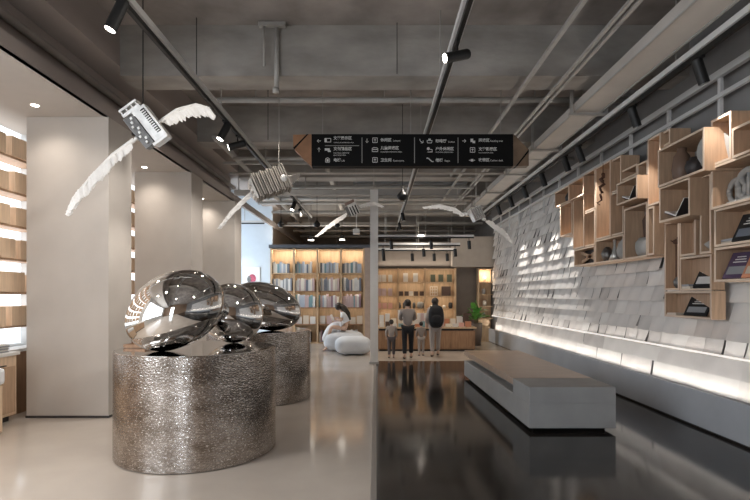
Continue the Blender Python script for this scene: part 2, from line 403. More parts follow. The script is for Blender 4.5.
lathe_item('vase', 7, .85, [(.05,0),(.08,.06),(.10,.14),(.06,.22),(.03,.25)], M_silverd, 'dark round vase, far side of the low wide box', 'vase')
# figurine on drum
c = inbox(11,.35,.14)
t = thing('figurine', c, 'brown seated figurine on a round grey stone drum in the tall wide box', 'figurine')
b = MB(); b.lathe(c, [(.13,0),(.16,.06),(.17,.13),(.165,.2),(.12,.26),(.05,.27)], 24); b.build('stone_drum', M_ceram, t, smooth=True)
b = MB(); b.tube([c+Vector((0,.02,.28)),c+Vector((0,.05,.40)),c+Vector((0,.06,.52)),c+Vector((0,.02,.62))],[.05,.045,.05,.02],8); b.ell(c+Vector((0,0,.66)),(.045,.05,.055)); b.tube([c+Vector((0,.02,.31)),c+Vector((0,-.14,.36)),c+Vector((0,-.2,.27))],[.035,.03,.02],8); b.tube([c+Vector((0,.05,.5)),c+Vector((0,-.07,.44)),c+Vector((0,-.12,.37))],[.02,.018,.014],6)
b.build('seated_figure', mat('brown_clay',(.085,.04,.025),.6,var=.2), t, smooth=True)
lathe_item('urn', 18, .42, [(.05,0),(.09,.05),(.105,.12),(.085,.18),(.05,.2),(.055,.22)], M_dark, 'dark round urn in the middle of the large jutting box', 'urn')
lathe_item('urn', 18, .70, [(.06,0),(.10,.05),(.11,.15),(.09,.3),(.05,.36),(.06,.4)], mat('brown_urn',(.16,.10,.07),.5), 'tall brown urn toward the far side of the large jutting box', 'urn')
c = inbox(18,.14,.2); b = MB(); M=Matrix.Rotation(R(80),3,'Y'); M=Matrix.Rotation(R(25),3,'Z')@M
b.ell(c+Vector((0,0,.225)),(.22,.2,.02),M); tag(b.build('decorative_plate', M_ceram, origin=c, smooth=True), 'grey round plate standing upright in the large jutting box', 'plate')
# bird and bowl
c = inbox(20,.55,.12)
b = MB(); cc=c+Vector((0,0,.62)); b.ell(cc,(.03,.06,.035)); b.ell(cc+Vector((0,-.05,.04)),(.02,.025,.022)); b.cyl(cc+Vector((0,.04,0)),cc+Vector((0,.13,.03)),.012,.004); b.cyl(c+Vector((0,0,0)),cc,.006)
tag(b.build('bird_ornament', mat('brown_clay',(.17,.085,.05),.6), origin=c, smooth=True), 'small brown bird on a thin stick in the tall narrow lower box', 'ornament')
lathe_item('bowl', 20, .38, [(.03,0),(.055,.03),(.065,.09),(.05,.12),(.03,.15)], M_silverd, 'squat dark bowl at the foot of the tall narrow lower box', 'bowl', dx=.15)
lathe_item('bowl', 24, .45, [(.04,0),(.07,.03),(.10,.05),(.13,.09),(.07,.13),(.02,.15)], M_ceram, 'small cap shaped grey bowl in the tall upright box', 'bowl', dx=.13)
lathe_item('vase', 0, .4, [(.05,0),(.08,.05),(.09,.12),(.05,.2),(.03,.23)], M_dark, 'dark rounded vase in the uppermost far box', 'vase')
lathe_item('vase', 15, .5, [(.04,0),(.05,.08),(.02,.2),(.025,.24)], M_dark, 'slim dark vase in the plain box right of the figurine', 'vase')
def leaning_book(i, fy, w, h, cols, label, lean=28):
    c = inbox(i, fy, .04 if i not in (21,22) else .03); t = thing('leaning_book', c, label, 'book')
    M = Matrix.Rotation(R(12),3,'Z') @ Matrix.Rotation(R(lean),3,'Y')
    b = MB(); b.box(c+M@Vector((0,0,h/2))+Vector((0.01,0,.006)), (.02,w,h), M); b.build('cover', mat('book_'+cols[0], COLS[cols[0]], .4), t)
    b = MB(); b.box(c+M@Vector((-.0115,0,h*.3))+Vector((0.01,0,.006)), (.002,w*.8,h*.3), M); b.build('lower_print', mat('book_'+cols[1], COLS[cols[1]], .4), t)
    b = MB()
    for k in range(3): b.box(c+M@Vector((-.0115,0,h*(.62+.1*k)))+Vector((0.01,0,.006)), (.002,w*(.6-.1*k),h*.035), M)
    b.build('title_lines', mat('book_white', COLS['white'], .4), t)
COLS = {'black':(.02,.02,.022),'white':(.7,.69,.67),'purple':(.09,.06,.11),'grey':(.3,.31,.32),'orange':(.55,.24,.14),'cream':(.62,.55,.46),'red':(.35,.07,.06),
        'navy':(.05,.07,.13),'pink':(.62,.36,.36),'teal':(.2,.33,.36),'green':(.10,.14,.08),'slate':(.18,.20,.24),'mauve':(.3,.2,.24)}
leaning_book(21, .45, .30, .34, ('black','white'), 'black leaning book with pale lower print in the middle lower box')
leaning_book(22, .45, .34, .26, ('black','grey'), 'dark leaning book alone in the lowest display box')
leaning_book(28, .55, .30, .33, ('black','slate'), 'black leaning book with white lines, second box from bottom nearest the camera')
leaning_book(29, .74, .26, .32, ('purple','grey'), 'dark purple and grey leaning book in the bottom nearest box')
leaning_book(29, .42, .26, .30, ('orange','cream'), 'orange leaning book cut by the right picture edge')
def flat_books(i, fy, n, w, label, dx=.14):
    c = inbox(i, fy, dx); t = thing('book_pile', c, label, 'books')
    for k in range(n):
        b = MB(); b.box(c+Vector((0,.01*k,.014+k*.028)), (.12,w-.02*k,.026)); b.build('book', mat('book_'+['cream','grey','white'][k%3], COLS[['cream','grey','white'][k%3]], .5), t)
flat_books(28, .85, 2, .30, 'pale books lying flat left of the black leaning book', .12)
flat_books(21, .85, 2, .22, 'two pale books lying flat in the middle lower box', .12)
flat_books(22, .85, 1, .2, 'single pale book lying flat in the lowest display box', .12)
# grey stones in nearest long box
for fy, s, lb in ((.62,1.0,'nearer'),(.80,.8,'farther')):
    c = inbox(27, fy, .16); b = MB(); M = Matrix.Rotation(R(20),3,'X')
    pts=[]
    for k in range(25):
        a=2*PI*k/24; pts.append(c+Vector((0,.15*s*math.cos(a),.19*s+.15*s*math.sin(a))))
    b.tube(pts,.035*s,8); b.box(c+Vector((0,0,.02)),(.12,.2*s,.04)); b.cyl(c+Vector((0,0,.03)),c+Vector((0,0,.34*s)),.02)
    tag(b.build('ring_ornament', M_ceram, origin=c, smooth=True), 'grey stone ring ornament, %s of the pair in the long nearest box'%lb, 'ornament')
c = inbox(26,.6,.2); b = MB(); pts=[c+Vector((0,.02*k*math.cos(k*.7),.17+.016*k*math.sin(k*.7))) for k in range(10)]
b.tube(pts,.012,6); b.cyl(c,c+Vector((0,0,.18)),.01); tag(b.build('spiral_ornament', M_wood, origin=c, smooth=True),'pale spiral ornament in the small top box nearest the camera','ornament')

# ------------------------------------------------------------------ paper sheets on the right wall
def sheet_mesh(w, h, seed):
    rnd = random.Random(seed); b = MB(); nx, nz = 3, 4; vs = []
    sk = rnd.uniform(-.02,.03)*(1 if w < .6 else .3); out = rnd.uniform(.06,.075) if w < .6 else rnd.uniform(.03,.045); tw = rnd.uniform(-.022,.022) if w < .6 else .004
    for j in range(nz+1):
        q = j/nz
        for i in range(nx+1):
            p = i/nx-.5
            x = -(.008+out*q**1.4+tw*q*p*2*(1 if q>.3 else .5)+.012*math.cos(p*4)*q)
            vs.append((x, p*w+sk*q, -h*q))
    fs = [(j*(nx+1)+i, j*(nx+1)+i+1, (j+1)*(nx+1)+i+1, (j+1)*(nx+1)+i) for j in range(nz) for i in range(nx)]
    return vs, fs
SV = [sheet_mesh(.355, .262, s) for s in range(12)]; SW = [sheet_mesh(.92, .262, 50+s) for s in range(4)]
def mk_me(nm, vf, m):
    me = bpy.data.meshes.new(nm); me.from_pydata(vf[0], [], vf[1]); me.materials.append(m); me.polygons.foreach_set('use_smooth',[True]*len(me.polygons)); me.update(); return me
PM = [M_paper, M_paper3, M_paper2]
SME = [[mk_me('paper_sheet', vf, m) for m in PM] for vf in SV]; SWME = [[mk_me('paper_sheet', vf, m) for m in PM] for vf in SW]
def behind_box(y, z):
    for i in range(len(BOXES)):
        xf,y0,y1,z0,z1 = box_coords(i)
        for xx in (xf, 4.0):
            s = xx/4.17; yy = y*s; zz = H+(z-H)*s
            if y0-.02 < yy < y1+.02 and z0-.02 < zz < z1+.02: return True
    return False
sheets = []
ROWP = .225
for r in range(16):
    ztop = .70+ROWP*r; wide = r < 2
    w = .88 if wide else .34
    y = -1.0 + random.uniform(0,.15)
    while y < 17.75:
        if not (ztop > 3.80 and y < 10.6) and not (wide and y > 17.3):
            sheets.append((y, ztop+random.uniform(-.003,.003), r, wide, random.randrange(4 if wide else 12), random.choices((0,1,2),(5,3,2))[0], random.uniform(-.05,.05)))
        y += w*random.uniform(.95,1.1)
def vis(s):
    y, z = s[0], s[1]-.12
    if y < 4.35: return False
    v = CY-(z-H)*F/y
    return v > 0 and not behind_box(y, z)
cand = sorted([s for s in sheets if vis(s)], key=lambda s: s[0]/ (1.6 if s[3] else 1))
single = set(id(s) for s in cand[:300])
ORD = ['lowest','second','third','fourth','fifth','sixth','seventh','eighth','ninth','tenth','eleventh','twelfth','thirteenth','fourteenth','fifteenth','sixteenth']
st = MB()
for s in sheets:
    y, z, r, wide, k, mi, a = s
    if id(s) in single:
        me = (SWME if wide else SME)[k][mi]
        o = bpy.data.objects.new('paper_sheet', me); COL.objects.link(o); o.location = (4.22, y, z); o.rotation_euler = (0,0,a*(.3 if wide else 1))
        tag(o, '%s sheet of pale paper hanging in the %s row above the grey ledge'%('wide' if wide else 'small', ORD[r]), 'paper sheet', 'paper sheets in the %s row'%ORD[r])
    else:
        vs, fs = (SW if wide else SV)[k]; aa = a*(.3 if wide else 1); st.cur = mi
        st.add([(4.22+p[0]*math.cos(aa)-p[1]*math.sin(aa), y+p[0]*math.sin(aa)+p[1]*math.cos(aa), z+p[2]) for p in vs], fs)
st.cur = 0
o = st.build('paper_sheets', PM, origin=(4.22,14,.6), smooth=True)
tag(o, 'distant mass of small overlapping paper sheets covering the far right wall', 'paper sheets', kind='stuff')

# ------------------------------------------------------------------ rails over the wall
t = thing('rail_frame', (4.12, 9, 3.7), 'white metal rail frame with upright struts above the display boxes', 'rail')
b = MB(); b.bb((4.08, 2.5, 4.00), (4.12, 17.5, 4.05)); b.build('lower_rail', M_rail, t)
b = MB(); b.bb((4.06, 2.5, 4.24), (4.12, 17.5, 4.32)); b.build('upper_rail', M_rail, t)
y = 4.9
while y < 17:
    b = MB(); b.bb((4.098, y, 3.66), (4.135, y+.05, 4.24)); b.build('upright', M_rail, t); y += 1.05

# ------------------------------------------------------------------ bench
t = thing('bench', (2.35, 8, 0), 'long low grey concrete bench with a wooden seat slab on the dark floor', 'bench')
b = MB(); b.bb((1.92, 6.12, 0), (2.80, 9.85, .05)); b.build('recessed_base', M_blackp, t)
b = MB(); b.bb((1.84, 6.0, .05), (2.88, 9.98, .345)); b.bb((1.84, 6.0, .345), (2.88, 6.67, .543)); b.bb((2.0, 6.67, .345), (2.88, 9.98, .45)); b.build('concrete_body', M_conc, t, bevel=.006)
b = MB(); b.bb((1.845, 6.674, .452), (2.885, 9.985, .545)); b.build('seat_slab', M_bench, t, bevel=.005)
for ch in t.children:
    for vv in ch.data.vertices: vv.co.x -= .02*(vv.co.y+8-6)*(1 if vv.co.x < 0 else .4)

# ------------------------------------------------------------------ drums and pebbles
def drum(x, y, label, extra):
    t = thing('display_drum', (x, y, 0), label, 'display plinth')
    b = MB(); b.lathe((x,y,0), [(.80,0),(.82,.01),(.82,1.075),(.815,1.08)], 96); o = b.build('drum_wall', M_hammer, t, smooth=True)
    md = o.modifiers.new('edges','EDGE_SPLIT'); md.split_angle = R(40)
    b = MB(); b.lathe((x,y,1.08), [(.805,0),(.805,.004)], 96); b.build('mirror_top', M_topm, t)
    return t
drum(-1.92, 5.40, 'large round hammered metal drum nearest the camera on the pale floor', 0)
drum(-1.89, 8.12, 'round hammered metal drum partly hidden behind the nearer drum', 0)
def pebble(c, r, tilt, yaw, roll, label):
    M = Matrix.Rotation(R(yaw),3,'Z') @ Matrix.Rotation(-R(tilt),3,'Y') @ Matrix.Rotation(R(roll),3,'X')
    b = MB(); b.ell((0,0,0), r, M, 96, 56)
    # slight organic swell
    b.v = [tuple(Vector(p)*(1+.018*math.sin(p[0]*5+p[2]*4)+.012*math.cos(p[1]*6-p[0]*3))) for p in b.v]
    zmin = min(p[2] for p in b.v); c = Vector(c); z = 1.0845 - zmin
    b.v = [tuple(Vector(p)+Vector((c.x,c.y,z))) for p in b.v]
    return tag(b.build('steel_pebble', M_mirror, origin=(c.x,c.y,1.084), smooth=True), label, 'sculpture', 'mirror polished pebbles on the drums')
pebble((-2.04, 5.08, 0), (.505,.44,.37), 27, 0, 22, 'largest mirror polished pebble leaning upward on the front drum')
pebble((-1.70, 5.90, 0), (.36,.28,.34), -38, 20, 0, 'smaller mirror polished pebble squeezed behind the largest on the front drum')
pebble((-1.79, 7.95, 0), (.60,.42,.37), -13, 0, 0, 'elongated mirror pebble lying on the farther drum')
c = Vector((-2.56, 5.40, 1.086))
t = thing('wooden_tray', c, 'small reddish wooden tray at the left rim of the front drum', 'tray')
M = Matrix.Rotation(R(-8),3,'Z'); b = MB(); b.box(c+Vector((0,0,.006)), (.24,.16,.012), M); b.build('base', M_oakd, t)
b = MB(); 
for s in (-1,1): b.box(c+M@Vector((0,.08*s,.022)), (.25,.012,.03), M); b.box(c+M@Vector((.12*s,0,.022)), (.012,.16,.03), M)
b.build('rim', M_oakd, t)
# ------------------------------------------------------------------ left shelving
t = thing('wall_bookcase', (-5.1, 7, .88), 'backlit white wall bookcase with wooden display boards at the left picture edge', 'bookcase')
zs = [1.20, 1.66, 2.12, 2.58, 3.04, 3.52]
b = MB(); b.bb((-5.29, 3.6, .95), (-5.27, 11.2, ZF-.01)); b.build('back_panel', M_glowc, t)
tag(t.children[0], 'softly glowing white back panel')
for z in zs:
    b = MB(); b.bb((-5.265, 3.6, z), (-4.98, 11.2, z+.03)); b.build('shelf_board', M_wood, t)
y = 3.6
while y < 11.3:
    b = MB(); b.bb((-5.265, y, .95), (-5.13, y+.03, ZF-.02)); b.build('divider', M_rail, t); y += 1.27
rnd = random.Random(3)
for zi, z in enumerate(zs):
    y = 3.75
    while y < 10.9:
        w = rnd.uniform(.38,.5); hgt = rnd.uniform(.27,.31)
        tt = thing('display_case', (-5.05, y+w/2, z+.031), 'open pale wooden case on the %s board of the backlit bookcase'%['lowest','second','third','fourth','fifth','top'][zi], 'wooden case', 'wooden cases on the %s bookcase board'%['lowest','second','third','fourth','fifth','top'][zi])
        b = MB(); b.bb((-5.12,y,z+.031),(-4.95,y+w,z+.05)); b.bb((-4.97,y,z+.05),(-4.95,y+w,z+hgt)); b.build('front_board', mat('pale_oak_case',(.72,.54,.38),.6,var=.1,scale=5,stretch=(6,6,.6)), tt)
        for ya in (y, y+w-.015):
            b = MB(); b.bb((-5.12,ya,z+.05),(-4.972,ya+.015,z+hgt)); b.build('side_board', mat('pale_oak_case',(.72,.54,.38)), tt)
        y += w + rnd.uniform(.06,.12)
# base cabinet with white top
t = thing('base_cabinet', (-5.0, 5.5, 0), 'pale wooden base cabinet with white worktop below the backlit bookcase', 'cabinet')
b = MB(); b.bb((-5.29, 3.0, .08), (-4.76, 6.62, .86)); b.build('body', mat('pale_oak_case',(.72,.54,.38)), t, bevel=.004)
b = MB(); b.bb((-5.29, 3.02, 0), (-4.82, 6.56, .08)); b.build('toe_kick', M_dark, t)
b = MB(); b.bb((-5.29, 2.98, .86), (-4.73, 6.65, .90)); b.build('worktop', M_white, t, bevel=.004)
for k in range(4):
    y = 3.03+k*.89
    b = MB(); b.bb((-4.76, y+.01, .12), (-4.745, y+.88, .72)); d = b.build('door', M_wood, t)
    b = MB(); b.bb((-4.745, y+.2, .735), (-4.728, y+.7, .75)); b.build('finger_rail', M_dark, d)
t = thing('base_cabinet', (-5.0, 8.6, 0), 'darker wooden base cabinet continuing behind the first plaster column', 'cabinet')
b = MB(); b.bb((-5.29, 6.66, 0), (-4.98, 11.2, .86)); b.build('body', M_oakd, t)
b = MB(); b.bb((-5.29, 6.66, .86), (-4.96, 11.2, .90)); b.build('worktop', M_white, t)
# stacks of white magazines on the worktop
for k in range(5):
    y = 5.0+k*.36
    tt = thing('magazine_stack', (-4.93, y, .9), 'stack of white magazines on the worktop under the backlit bookcase', 'magazines', 'magazine stacks on the worktop')
    for j in range(6):
        b = MB(); b.box((-4.93+rnd.uniform(-.01,.01), y+rnd.uniform(-.01,.01), .909+j*.018), (.22,.27,.016)); b.build('magazine', M_paper3 if j%2 else mat('book_grey',COLS['grey'],.4), tt)
# wooden seat with white cushion
t = thing('box_seat', (-4.52, 5.3, 0), 'wooden box seat with a thick white cushion cut by the left picture edge', 'seat')
b = MB(); b.bb((-4.70, 4.6, .04), (-4.36, 5.85, .60)); b.build('body', mat('pale_oak_case',(.72,.54,.38)), t, bevel=.02)
b = MB(); b.bb((-4.68, 4.65, 0), (-4.40, 5.8, .04)); b.build('plinth', M_dark, t)
b = MB(); b.bb((-4.71, 4.58, .602), (-4.34, 5.87, .80)); b.build('cushion', M_dress, t, bevel=.04)

# ------------------------------------------------------------------ far alcove picture and track
b0 = thing('framed_picture', (-4.26, 17.41, 1.9), 'white framed picture with a red and pink figure on the pale blue wall', 'picture')
x0, x1, z0, z1 = (243-CX)*17.4/F, (260-CX)*17.4/F, H+(CY-288)*17.4/F, H+(CY-267)*17.4/F
b = MB(); b.bb((x0, 17.38, z0), (x1, 17.418, z1)); b.build('frame', M_white, b0)
b = MB(); b.bb((x0+.08, 17.376, z0+.1), (x1-.08, 17.379, z1-.1)); shp = b.build('sheet', mat('pic_paper',(.72,.72,.72),.5), b0)
b = MB(); b.ell((x0+.33, 17.374, z0+.33), (.13,.002,.15)); b.bb((x0+.24,17.3735,z0+.12),(x0+.42,17.3755,z0+.3)); b.build('print', mat('pic_red',(.45,.08,.13),.5,var=.5,scale=20), shp)
b = MB(); b.ell((x0+.22, 17.372, z0+.3), (.07,.002,.12)); b.build('dark_print', M_silverd, shp)

def track(name, p0, p1, label, rods=(), w=.04, h=.05, m=None, top=ZS):
    p0, p1 = Vector(p0), Vector(p1); t = thing('light_track', (p0+p1)/2, label, 'light track')
    b = MB(); b.bar(p0+Vector((0,0,-h*.5)), p1+Vector((0,0,-h*.5)), w*.8, h); b.build('track', m or M_black, t)
    b = MB(); b.bar(p0+Vector((0,0,.034)), p1+Vector((0,0,.034)), w*1.9, .065); b.build('strut_channel', M_rail, t)
    for q in rods:
        p = p0.lerp(p1, q); b = MB(); b.cyl(p+Vector((0,0,.065)), (p.x,p.y,top), .008, n=6); b.build('hanger_rod', M_strut, t)
    return t
TZ = 4.25
track('', (-2.23, 2.6, TZ), (-2.20, 16.9, TZ), 'long lighting track on the left, running away above the drums', (.12,.32,.52,.72,.92), .05, .05)
track('', (.82, 2.6, TZ), (.84, 20, TZ), 'long lighting track down the middle, passing over the directory sign', (.06,.22,.38,.55,.72,.9), .05, .05)
track('', (3.46, 2.6, TZ), (3.46, 17, TZ), 'long lighting track on the right, over the plywood display boxes', (.06,.22,.4,.56,.72,.9), .05, .06)
track('', (-4.95, 16.4, 4.02), (-3.66, 16.4, 4.02), 'short black track across the pale blue alcove wall', (.5,), .04, .04)
FX = 0
def fixture(p, aim, label, L=.24, r=.048, lit=True, group='track spotlights', power=0, ang=50, col=(1,.93,.85)):
    """p: point on the underside of a track, aim: direction of the lens"""
    p = Vector(p); a = Vector(aim).normalized()
    t = thing('track_spotlight', p, label, 'spotlight', group)
    b = MB(); b.box(p+Vector((0,0,-.012)), (.035,.12,.024)); b.cyl(p+Vector((0,0,-.02)), p+Vector((0,0,-.09)), .011, n=8); b.build('mount', M_black, t)
    c = p+Vector((0,0,-.09-r))
    b = MB(); b.cyl(c-a*L*.45, c+a*L*.55, r, n=20); b.cyl(c-a*(L*.45+.02), c-a*L*.45, r*.8, r, n=20); lb = b.build('lamp_body', M_black, t)
    b = MB(); b.cyl(c+a*L*.551, c+a*(L*.551+.006), r*.84, n=20); b.build('lens', M_glow if lit else M_silverd, lb)
    if power: spot('spot_lamp', c+a*(L*.56+.02), c+a*3, power, ang, .7, col)
    return t
def on_track(X, u=None, v=None, z=TZ-.05):
    y = X*F/(u-CX) if u is not None else (z-H)*F/(CY-v)
    return Vector((X, y, z))
fixture(on_track(-2.22, v=-2), (-.42,-.1,-1), 'large black spotlight, nearest on the left track at the top edge', .27, .05, power=120, ang=55)
fixture(on_track(-2.22, v=121), (-.45,-.2,-1), 'black spotlight angled down halfway along the left track', .26, .055, power=110, ang=50)
fixture(on_track(-2.22, v=136), (-1,-.1,-.3), 'black spotlight turned sideways next to the halfway one on the left track', .26, .055, power=60, ang=60)
fixture(on_track(-2.21, v=200), (-.3,-.3,-1), 'black spotlight near the far end of the left track', .24, .055, power=40)
fixture(on_track(-2.21, v=208), (.3,-.3,-1), 'black spotlight at the very far end of the left track', .24, .055, lit=False)
fixture(on_track(.82, v=42), (-1,-.25,-.3), 'bright black spotlight with lit lens on the middle track above the sign', .25, .05, power=60, ang=60)
fixture(on_track(.83, v=212), (.2,-.2,-1), 'black spotlight on the middle track beyond the sign', .24, .055, lit=False)
fixture(on_track(.83, v=222), (.2,-.2,-1), 'black spotlight at the far end of the middle track', .24, .055, lit=False)
spec = [(700,'first'),(634,'second'),(580,'third'),(566,'fourth'),(543,'fifth'),(525,'sixth'),(511,'seventh'),(499,'eighth')]
for u, nm in spec:
    p = on_track(3.46, u=u, z=TZ-.06)
    fixture(p, (.36,.03,-1), 'black spotlight on the right track, %s from the camera'%nm, .26, .055, lit=False, power=0)
    spot('wall_washer', p+Vector((.07,0,-.36)), p+Vector((.07+.42,.02,-1.45)), 95 if u < 560 else 52, 46 if u < 560 else 62, .8, (1,.93,.86), .02)
fixture((-4.55,16.4,3.98), (0,.6,-1), 'black spotlight on the short alcove track', .24, .07, power=25, lit=False)

# conduits, duct, pipes
def pipe(p0, p1, r, label, m=None, rods=(), group=None, sq=False, name='conduit_pipe', top=ZS):
    p0, p1 = Vector(p0), Vector(p1); t = thing(name, (p0+p1)/2, label, 'pipe', group)
    b = MB()
    if sq: b.bar(p0, p1, r*2, r*1.6)
    else: b.cyl(p0, p1, r, n=10)
    b.build('run', m or M_pipe, t, smooth=not sq)
    for q in rods:
        p = p0.lerp(p1, q); b = MB(); b.cyl((p.x,p.y,p.z+r*.7), (p.x,p.y,top), .008, n=6); b.build('hanger_rod', M_strut, t)
pipe((2.05,2.0,4.55),(2.02,16.5,4.52),.024,'thin pale conduit crossing above the right half of the sign',sq=True)
pipe((2.52,2.0,4.56),(2.49,16.6,4.54),.02,'left one of two close pale conduits running beside the duct',sq=True)
pipe((2.61,2.0,4.56),(2.58,16.6,4.54),.02,'right one of two close pale conduits running beside the duct',sq=True)
t = thing('air_duct', (3.18, 9, 4.4), 'long pale rectangular duct running along the right side under the ceiling', 'duct')
b = MB(); b.bb((2.98, 2.0, 4.40), (3.37, 17.6, 4.53)); b.build('duct_body', M_duct, t)
b = MB()
for s in (2.98, 3.37): b.bb((s-.012, 2.0, 4.385), (s+.012, 17.6, 4.40))
b.build('edge_lips', M_pipe, t)
for y in (4.05, 7.45, 9.3, 11.2, 13.2, 15.2, 17.0):
    b = MB(); b.bb((2.88,y,4.33),(3.47,y+.05,4.37)); b.bb((2.9,y,4.37),(2.94,y+.04,4.62 if abs(((y-6.78)%2.92)-.2)<.25 else 4.9)); b.bb((3.42,y,4.37),(3.46,y+.04,4.9)); b.build('hanger_bracket', M_strut, t)
pipe((-2.58,7.9,4.73),(4.2,7.9,4.73),.045,'thick pale pipe crossing the whole ceiling just in front of the sign',rods=(.1,.4,.75))
ang = [(10.15,4.42,-2.9,4.0,.035),(10.8,4.50,-3.3,2.7,.03),(11.3,4.40,-3.3,3.9,.025),(13.3,4.52,-3.3,2.6,.05),(13.9,4.40,-3.4,3.9,.03),(14.4,4.30,-3.4,2.6,.045),
       (15.0,4.55,-3.4,2.6,.035),(16.3,4.35,-3.4,3.9,.04),(17.1,4.5,-3.4,2.6,.05),(18.0,4.15,-3.4,1.5,.03),(19.2,4.4,-3.4,4.1,.05),(20.6,4.3,-3.4,4.1,.04),(22.5,4.3,-3.4,4.1,.06)]
nth = ['first','second','third','fourth','fifth','sixth','seventh','eighth','ninth','tenth','eleventh','twelfth','thirteenth']
for k, (y,z,xa,xb,r) in enumerate(ang):
    if xb > 2.95 and y < 17.7 and y > 10.5: xb = 2.9
    pipe((xa,y,z),(xb,y,z),r,'grey pipe crossing the ceiling beyond the sign, %s going away from it'%nth[k], m=[M_pipe,M_strut,M_duct][k%3], rods=(.2,.7) if k%2 else (.35,.9), sq=(k%3==1), group='cross pipes beyond the sign')
# trays running away between the cross pipes
pipe((-1.2,12.3,4.75),(-1.25,20,4.75),.05,'pale tray running away above the white portal post',sq=True,m=M_duct)
pipe((1.9,11,4.66),(1.85,20,4.66),.03,'thin pipe running away to the right of the black pendant')
pipe((-2.9,9,4.5),(-2.9,20,4.45),.06,'thick grey pipe running away beside the left fascia',m=M_strut)
b = MB(); b.bb((-.6,13.12,4.60),(2.4,15.2,4.66)); tag(b.build('cable_tray', mat('grey_tray',(.2,.215,.23),.5,metal=.4), origin=(.9,13.8,4.62)), 'broad flat grey tray hanging behind the sign', 'cable tray')
# vertical services
t = thing('sprinkler_pipe', P(276,20,6.6), 'pale vertical pipe dropping down the first concrete beam', 'pipe')
p = P(276,24,6.7); b = MB(); b.cyl((p.x,6.745,ZS),(p.x,6.745,4.42),.035); b.cyl((p.x,6.70,4.42),(p.x,6.70,4.36),.045); b.build('drop', M_pipe, t, smooth=True)
b = MB(); b.cyl((p.x-.16,6.70,ZS),(p.x-.16,6.70,4.72),.018); b.build('side_drop', M_strut, t, smooth=True)
b = MB(); b.box((p.x-.05,6.70,5.27),(.36,.08,.05)); b.build('flange', M_strut, t)

# back tracks with small spots
def small_spot(x, y, z, label, group):
    t = thing('track_spotlight', (x,y,z), label, 'spotlight', group)
    b = MB(); b.cyl((x,y,z),(x,y,z-.08),.012,n=6); b.build('mount', M_black, t)
    b = MB(); b.cyl((x,y,z-.08),(x+.02,y+.02,z-.34),.055,n=12); b.build('lamp_body', M_black, t)
for (v, us, u0, u1, d, nm) in ((237,(391,431,469),377,474,15.6,'nearest'),(245,(383,423.5,455),377,460,16.4,'middle'),(250,(383.5,412,434,447),377,456,17.2,'rearmost')):
    z = H+(CY-v)*d/F
    track('', ((u0-CX)*d/F, d, z), ((u1-CX)*d/F, d, z), '%s black track crossing in front of the lit shop shelves'%nm, (.1,.5,.9), .05, .04)
    for k, u in enumerate(us): small_spot((u-CX)*d/F, d, z-.04, 'small black spotlight on the %s cross track, %s from left'%(nm, nth[k]), 'spotlights on the cross tracks')
def pendant(u, v, d, s, label, lit=False):
    p = P(u, v, d); t = thing('pendant_lamp', p, label, 'pendant lamp')
    b = MB(); b.cyl((p.x,p.y,p.z+s*1.6),(p.x,p.y,ZS),.006,n=6); b.build('cord', M_black, t)
    b = MB(); b.lathe(p, [(.02*s/.1,-s*.95),(s*.75,-s*.62),(s,-s*.1),(s*.92,s*.12),(s*.35,s*.75),(s*.12,s*1.1),(.012,s*1.65)], 20); sh = b.build('shade', M_black, t, smooth=True)
    b = MB(); b.cyl((p.x,p.y,p.z-s*.96),(p.x,p.y,p.z-s*1.0),s*.5,n=16); b.build('diffuser', M_glow if lit else M_silverd, sh)
pendant(402.5,195.5,9.6,.11,'black spinning top shaped pendant hanging behind the sign')
pendant(317,224,13.5,.10,'black pendant lamp left of the small flying sculpture')
pendant(281,224,14.6,.10,'black pendant lamp over the gap beside the pale blue wall')
pendant(337,225,14.8,.09,'black pendant lamp under the small flying sculpture')
def disc_lamp(u, v, d, label):
    p = P(u,v,d); t = thing('ceiling_lamp', p, label, 'ceiling lamp')
    b = MB(); b.cyl(p, p+Vector((0,0,.14)), .11, .07, n=16); b.cyl(p+Vector((0,0,.14)),(p.x,p.y,ZS),.008,n=6); b.build('housing', M_black, t)
    b = MB(); b.cyl(p+Vector((0,0,-.012)), p, .10, n=16); b.build('diffuser', M_glow, t)
    spot('disc_lamp_light', p+Vector((0,0,-.05)), p+Vector((0,0,-2)), 80, 110, .8, (1,.86,.68))
disc_lamp(311,240,17.6,'round lit lamp hanging above the tall bookcase, left one')
disc_lamp(342,239.5,17.6,'round lit lamp hanging above the tall bookcase, right one')
pendant(337,246,18.2,.09,'black pendant lamp just above the tall bookcase')
# camera-like white device
p = P(356.5,231.5,15); t = thing('ceiling_projector', p, 'small white device hanging below the crossing pipes over the bookcase', 'device')
b = MB(); b.box(p,(.2,.2,.16)); b.build('body', M_white, t, bevel=.02); b = MB(); b.cyl(p+Vector((0,0,.08)),(p.x,p.y,ZS),.012); b.build('stem', M_white, t)
# soffit downlights
for k, (u,v,y) in enumerate(((0,0,3.3),(35,105,6.29),(144.5,167,9.34),(202,199,12.4))):
    x = -4.29
    if k: x = (u-CX)*y/F
    t = thing('recessed_downlight', (x,y,ZF), 'small bright downlight in the lowered left ceiling, ' + ['behind the picture edge','before the first column','before the second column','before the third column'][k], 'downlight', 'downlights in the lowered ceiling')
    b = MB(); b.cyl((x,y,ZF-.004),(x,y,ZF-.0005),.06,n=24); b.build('trim_ring', M_white, t)
    b = MB(); b.cyl((x,y,ZF-.008),(x,y,ZF-.0045),.042,n=24); b.build('lens', M_glow, t)
    spot('downlight_lamp', (x,y,ZF-.03), (x,y,0), 32 if k else 110, 140, 1.0, (1,.90,.80), .08)

